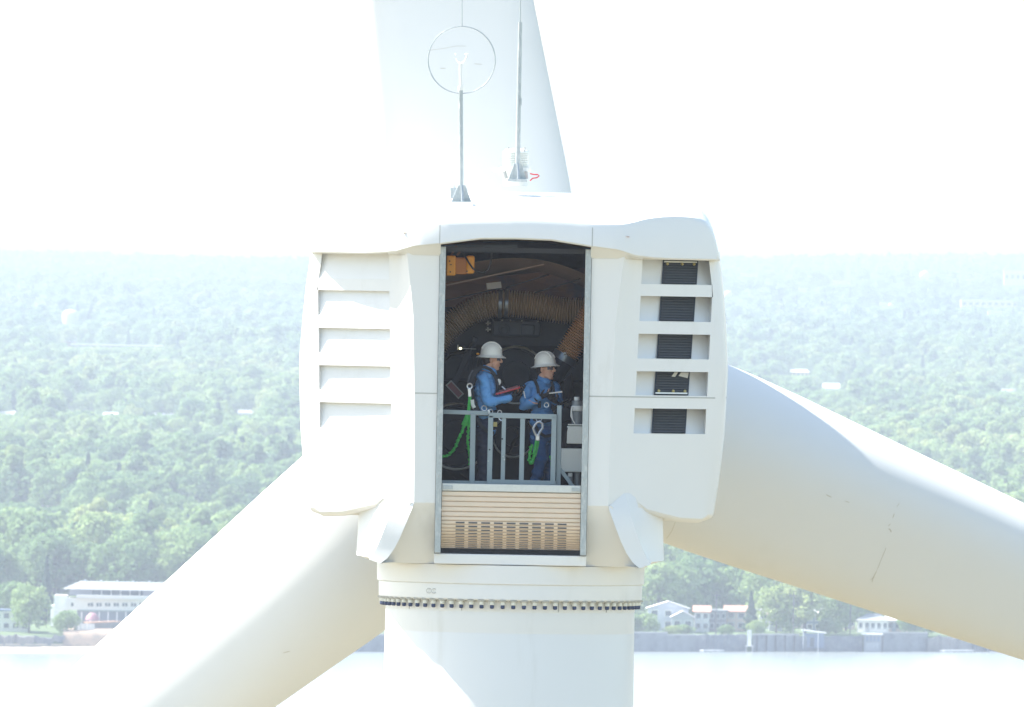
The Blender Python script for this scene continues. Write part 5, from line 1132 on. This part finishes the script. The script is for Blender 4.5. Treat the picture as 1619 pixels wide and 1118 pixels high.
far(165, 184, 652, 657, 7800, 10, HW, RW, 'white cottage roof in the wood, left of the lilac one', 'house', 'house', roof=1.2)
far(112, 146, 644, 650, 7950, 10, HB, RG, 'dark blue house half sunk in the left wood', 'house', 'house', roof=1.2)
far(243, 272, 652, 657, 7800, 10, mat('pale_lilac_siding', (.5, .52, .6)), RW, 'pale lilac cottage in the middle of the left wood', 'house', 'house', roof=1.2)
far(378, 398, 648, 658, 7800, 9, mat('pale_lilac_siding', (.5, .52, .6)), RG, 'grey roofed house deep in the wood nearest the nacelle', 'house', 'house', roof=1.4)
far(14, 27, 790, 796, 5300, 8, HW, RW, 'tiny white roof low in the left wood', 'house', 'house', roof=.9)
far(68, 84, 795, 802, 5250, 8, HC, RW, 'pinkish white roof low in the left wood, right of the tiny one', 'house', 'house', roof=.9)
far(1252, 1279, 584, 594, 9000, 9, mat('warm_yellow_wall', (.70, .50, .28)), RW, 'warm yellow building in the wood above the right blade', 'house', 'house', roof=1.4, wins=4)
far(1303, 1326, 606, 618, 8500, 10, HW, RW, 'white gabled house in the wood above the right blade', 'house', 'house', roof=2.2)
far(1586, 1604, 615, 620, 8500, 8, HW, RG, 'small pale house in the wood near the right photo edge', 'house', 'house', roof=1)
far(1588, 1640, 429, 451, 17000, 25, HW, RW, 'white blocky building on the far right skyline', 'building', 'building', wins=6)
far(1520, 1640, 476, 487, 14500, 40, HC, RW, 'long pale complex spread over the right hillside', 'factory', 'factory', wins=12)
far(1562, 1584, 493, 498, 13500, 20, HW, RW, 'small white shed below the long pale complex', 'shed', 'shed')
far(1392, 1410, 479, 484, 14500, 15, HW, RW, 'pale low building left of the hillside complex', 'building', 'building')
far(1264, 1276, 456, 461, 16500, 15, HW, RW, 'white speck of a house on the far right hills', 'house', 'house')
far(1172, 1198, 433, 438, 18500, 30, HW, RW, 'pale flat building on the hills just right of the nacelle', 'building', 'building')
far(1318, 1344, 444, 450, 17500, 20, HC, RP, 'pinkish low building on the hills left of the round dome', 'building', 'building')
far(136, 150, 412, 417, 20000, 20, HW, RW, 'white speck of a building near the left skyline', 'building', 'building')
# water tank on the left, domes on the right
dk = ground_d(111, 517, 6); Y = dk - 250; a = P(111, 515, Y); z1 = P(111, 489, Y).z; r = 13.2 * dk / F
t = thing('water_tank', Vector((a.x, Y, elev(a.x, Y))), 'stout white water tank above the left wood', 'water tank')
mb = MB(); mb.lathe([(0, z1), (r * .6, z1 - .6), (r * .93, z1 - 2), (r, z1 - 3.2), (r, a.z), (r * .9, a.z - .3)], c=(a.x, Y, 0), n=32); part(t, 'tank', mb, HW, smooth=40)
for i in range(8):
    mb = MB(); an = i * pi / 4; x, y = a.x + r * .88 * cos(an), Y + r * .88 * sin(an); mb.box(x - .25, x + .25, y - .25, y + .25, elev(a.x, Y) - 1, a.z); part(t, 'leg', mb, HW)
FOOT.append((96, 126, 514, Y))
for px, py, rp, d, lb in ((1462, 436, 8.5, 17000, 'round white radar dome on the far right hills'), (1151, 467, 8, 14000, 'white dome peeping out beside the nacelle'), (1408, 483, 3.5, 14000, 'small white round tank left of the hillside complex')):
    d = ground_d(px, py + rp, 8); Y = d - 250; c = P(px, py, Y); r = rp * d / F; t = thing('radar_dome', Vector((c.x, Y, elev(c.x, Y))), lb, 'dome')
    mb = MB(); mb.ellips(c, (r, r, r), n=24, m=14); part(t, 'dome', mb, HW, smooth=60)
    mb = MB(); mb.lathe([(r * .5, elev(c.x, Y) - 1), (r * .45, c.z - r * .8)], c=(c.x, Y, 0), n=16); part(t, 'pedestal', mb, HW, smooth=60); FOOT.append((px - rp, px + rp, py + rp * .8, Y))

#@@TREES
NBIG = 180
rng = random.Random(11)
cand = []
def try_tree(u, d, kmin=None):
    """u: photo-pixel offset from the centre column, d: metres from the camera"""
    x = CAMP.x + u * d / F; Y = d - 250
    t = Y - shoreY(x)
    if t < 62: return
    e = elev(x, Y); fr = noise.noise(Vector((x / 160, Y / 420, 9.7)))
    if fr < -.30 and t > 300 and rng.random() < .7: return
    q = rng.random(); k = 0 if q < .34 else 1 if q < .55 else 2 if q < .82 else 3 if q < .965 else 4
    sc = rng.uniform(.55, 1.2) * (1 + .35 * fr)
    if d > 14000: sc = .75 + .4 * (sc - .75)
    if d > 7000: sc *= 1.05
    p = Vector((x, Y, e - .3)); H, W = KINDS[k][1] * sc, KINDS[k][2] * sc
    cx, ty = proj(p + Vector((0, 0, H))); _, by = proj(p); hw = W / 2 * F / d
    for (a, b, c, D) in FOOT:
        if Y < D and cx + hw > a and cx - hw < b and ty < c and Y > D - 2500:
            sc = (by - c) / max(.1, by - ty) * sc
            if sc < .28: return
            H, W = KINDS[k][1] * sc, KINDS[k][2] * sc; ty = proj(p + Vector((0, 0, H)))[1]; hw = W / 2 * F / d
    cand.append([d, cx, hw, ty, by, k, p, sc, rng.uniform(0, 6.28)])
def wedge(d0, d1, n, half=1050):
    for _ in range(n):
        d = sqrt(rng.uniform(d0 * d0, d1 * d1)); try_tree(rng.uniform(-half, half), d)
wedge(3650, 4700, 5200); wedge(4700, 6500, 9500); wedge(6500, 9500, 15000); wedge(9500, 14000, 17000); wedge(14000, 22400, 20000)
cand.sort(key=lambda c: c[0])
hor = [1e9] * 1700
def hidden(cx, cyy):       # behind the turbine itself
    if 470 < cx < 1150 and cyy < 815: return True
    if 600 < cx < 1010: return True
    if cyy > 718 and cx < 640 and cyy > 718 + .945 * (475 - cx) and cyy < 995 + .745 * (605 - cx): return True
    if cx > 1050 and 580 + .4526 * (cx - 1155) < cyy < 870 + .301 * (cx - 1055): return True
    return False
for c in cand:
    d, cx, hw, ty, by = c[:5]; vis = 0
    for col in range(int(cx - hw), int(cx + hw) + 1):
        if 0 <= col < 1619:
            f_ = (col - cx) / hw; top = ty + (1 - sqrt(max(0, 1 - f_ * f_))) * (by - ty) * .5
            if top < hor[col]:
                if not hidden(col, top): vis += min(hor[col], by, 1118) - top
                hor[col] = top
    c.append(vis)
order = sorted(range(len(cand)), key=lambda i: -cand[i][-1]); big = set(order[:NBIG - 20])
KN = ['broad tree', 'oval tree', 'spreading tree', 'slender poplar', 'dark conifer']
ORD = ['first', 'second', 'third', 'fourth', 'fifth', 'sixth', 'seventh', 'eighth', 'ninth', 'tenth', 'eleventh', 'twelfth', 'thirteenth', 'fourteenth', 'fifteenth', 'sixteenth', 'seventeenth', 'eighteenth', 'nineteenth', 'twentieth', 'twenty-first', 'twenty-second', 'twenty-third', 'twenty-fourth', 'twenty-fifth']
def region(cx, ty):
    if cx < 640:
        if ty > 850: return 'just behind the clubhouse'
        if ty > 790: return 'on the slope above the clubhouse'
        if ty > 730: return 'low in the left wood'
        if ty > 660: return 'just below the left wood cottages'
        if ty > 600: return 'around the left wood cottages'
        return 'in the hazy upper part of the left wood'
    if ty > 850: return 'just behind the right shore houses'
    if ty > 720: return 'at the right photo edge above the blade'
    if ty > 640: return 'above the middle of the right blade'
    if ty > 590: return 'above the root of the right blade'
    return 'in the hazy upper part of the right wood'
grp = {}
for i in big: grp.setdefault((region(cand[i][1], cand[i][3]), cand[i][5]), []).append(i)
for (rg, k), ids in grp.items():
    ids.sort(key=lambda i: cand[i][1])
    for n_, i in enumerate(ids):
        d, cx, hw, ty, by, k, p, sc, rz, _ = cand[i]
        o_ = (ORD[n_] + ' ' if len(ids) > 1 and n_ < 25 else '') + KN[k] + (' from the left ' if len(ids) > 1 else ' ') + rg
        tree(k, p, sc, rz, o_, 'trees ' + rg)
pts = [c for i, c in enumerate(cand) if i not in big]
# scattered so a step to the side still finds wood there
for _ in range(9000):
    d = sqrt(rng.uniform(3700 ** 2, 14000 ** 2)); n0 = len(cand); u = rng.choice((-1, 1)) * rng.uniform(1050, 2600); try_tree(u, d)
    if len(cand) > n0: pts.append(cand[-1])
for _ in range(26000):
    d = sqrt(rng.uniform(3650 ** 2, 15000 ** 2)); n0 = len(cand); try_tree(rng.choice((-1, 1)) * rng.uniform(1500, 9000), d)
    if len(cand) > n0: cand[-1][7] *= 1.35; pts.append(cand[-1])
fc = bpy.data.collections.new('tree_kinds')
for i, me in enumerate(LO):
    fc.objects.link(bpy.data.objects.new('kind_%d' % i, me))
me = bpy.data.meshes.new('wood'); me.from_pydata([c[6] for c in pts], [], [])
for nm, ty_, get in (('sc', 'FLOAT', lambda c: c[7]), ('rz', 'FLOAT', lambda c: c[8]), ('kd', 'INT', lambda c: c[5])):
    at = me.attributes.new(nm, ty_, 'POINT')
    for q, c in zip(at.data, pts): q.value = get(c)
wood = bpy.data.objects.new('distant_wood', me); COL.objects.link(wood)
tag(wood, 'far wood merging into one canopy up to the hazy hills', 'woodland', kind='stuff')
g = bpy.data.node_groups.new('wood', 'GeometryNodeTree')
g.interface.new_socket('Geometry', in_out='INPUT', socket_type='NodeSocketGeometry'); g.interface.new_socket('Geometry', in_out='OUTPUT', socket_type='NodeSocketGeometry')
N = g.nodes.new; gi = N('NodeGroupInput'); go = N('NodeGroupOutput'); ip = N('GeometryNodeInstanceOnPoints'); ci = N('GeometryNodeCollectionInfo')
ci.inputs['Collection'].default_value = fc; ci.inputs['Separate Children'].default_value = True; ci.inputs['Reset Children'].default_value = True
ip.inputs['Pick Instance'].default_value = True
def na(n_, t_):
    a = N('GeometryNodeInputNamedAttribute'); a.data_type = t_; a.inputs['Name'].default_value = n_; return a.outputs[0]
L = g.links.new; L(gi.outputs[0], ip.inputs['Points']); L(ci.outputs[0], ip.inputs['Instance']); L(na('kd', 'INT'), ip.inputs['Instance Index'])
cb = N('ShaderNodeCombineXYZ'); L(na('rz', 'FLOAT'), cb.inputs[2]); L(cb.outputs[0], ip.inputs['Rotation']); L(na('sc', 'FLOAT'), ip.inputs['Scale']); L(ip.outputs[0], go.inputs[0])
md = wood.modifiers.new('scatter', 'NODES'); md.node_group = g

# ================================================================== HAZE
hb = MB(); hb.box(-9400, 9400, -3600, 26500, -2.0, 170)
hm = bpy.data.materials.new('haze_air'); hm.use_nodes = True; hn = hm.node_tree
hn.nodes.remove(hn.nodes['Principled BSDF']); pv = hn.nodes.new('ShaderNodeVolumePrincipled')
pv.inputs['Color'].default_value = (.55, .61, .74, 1); pv.inputs['Density'].default_value = 0.000108; pv.inputs['Anisotropy'].default_value = 0.2
hn.links.new(pv.outputs[0], hn.nodes['Material Output'].inputs['Volume'])
tag(hb.build('haze', hm, smooth=0, origin=(0, 0, 0)), 'pale summer haze over the lake and plain', 'haze', kind='stuff')
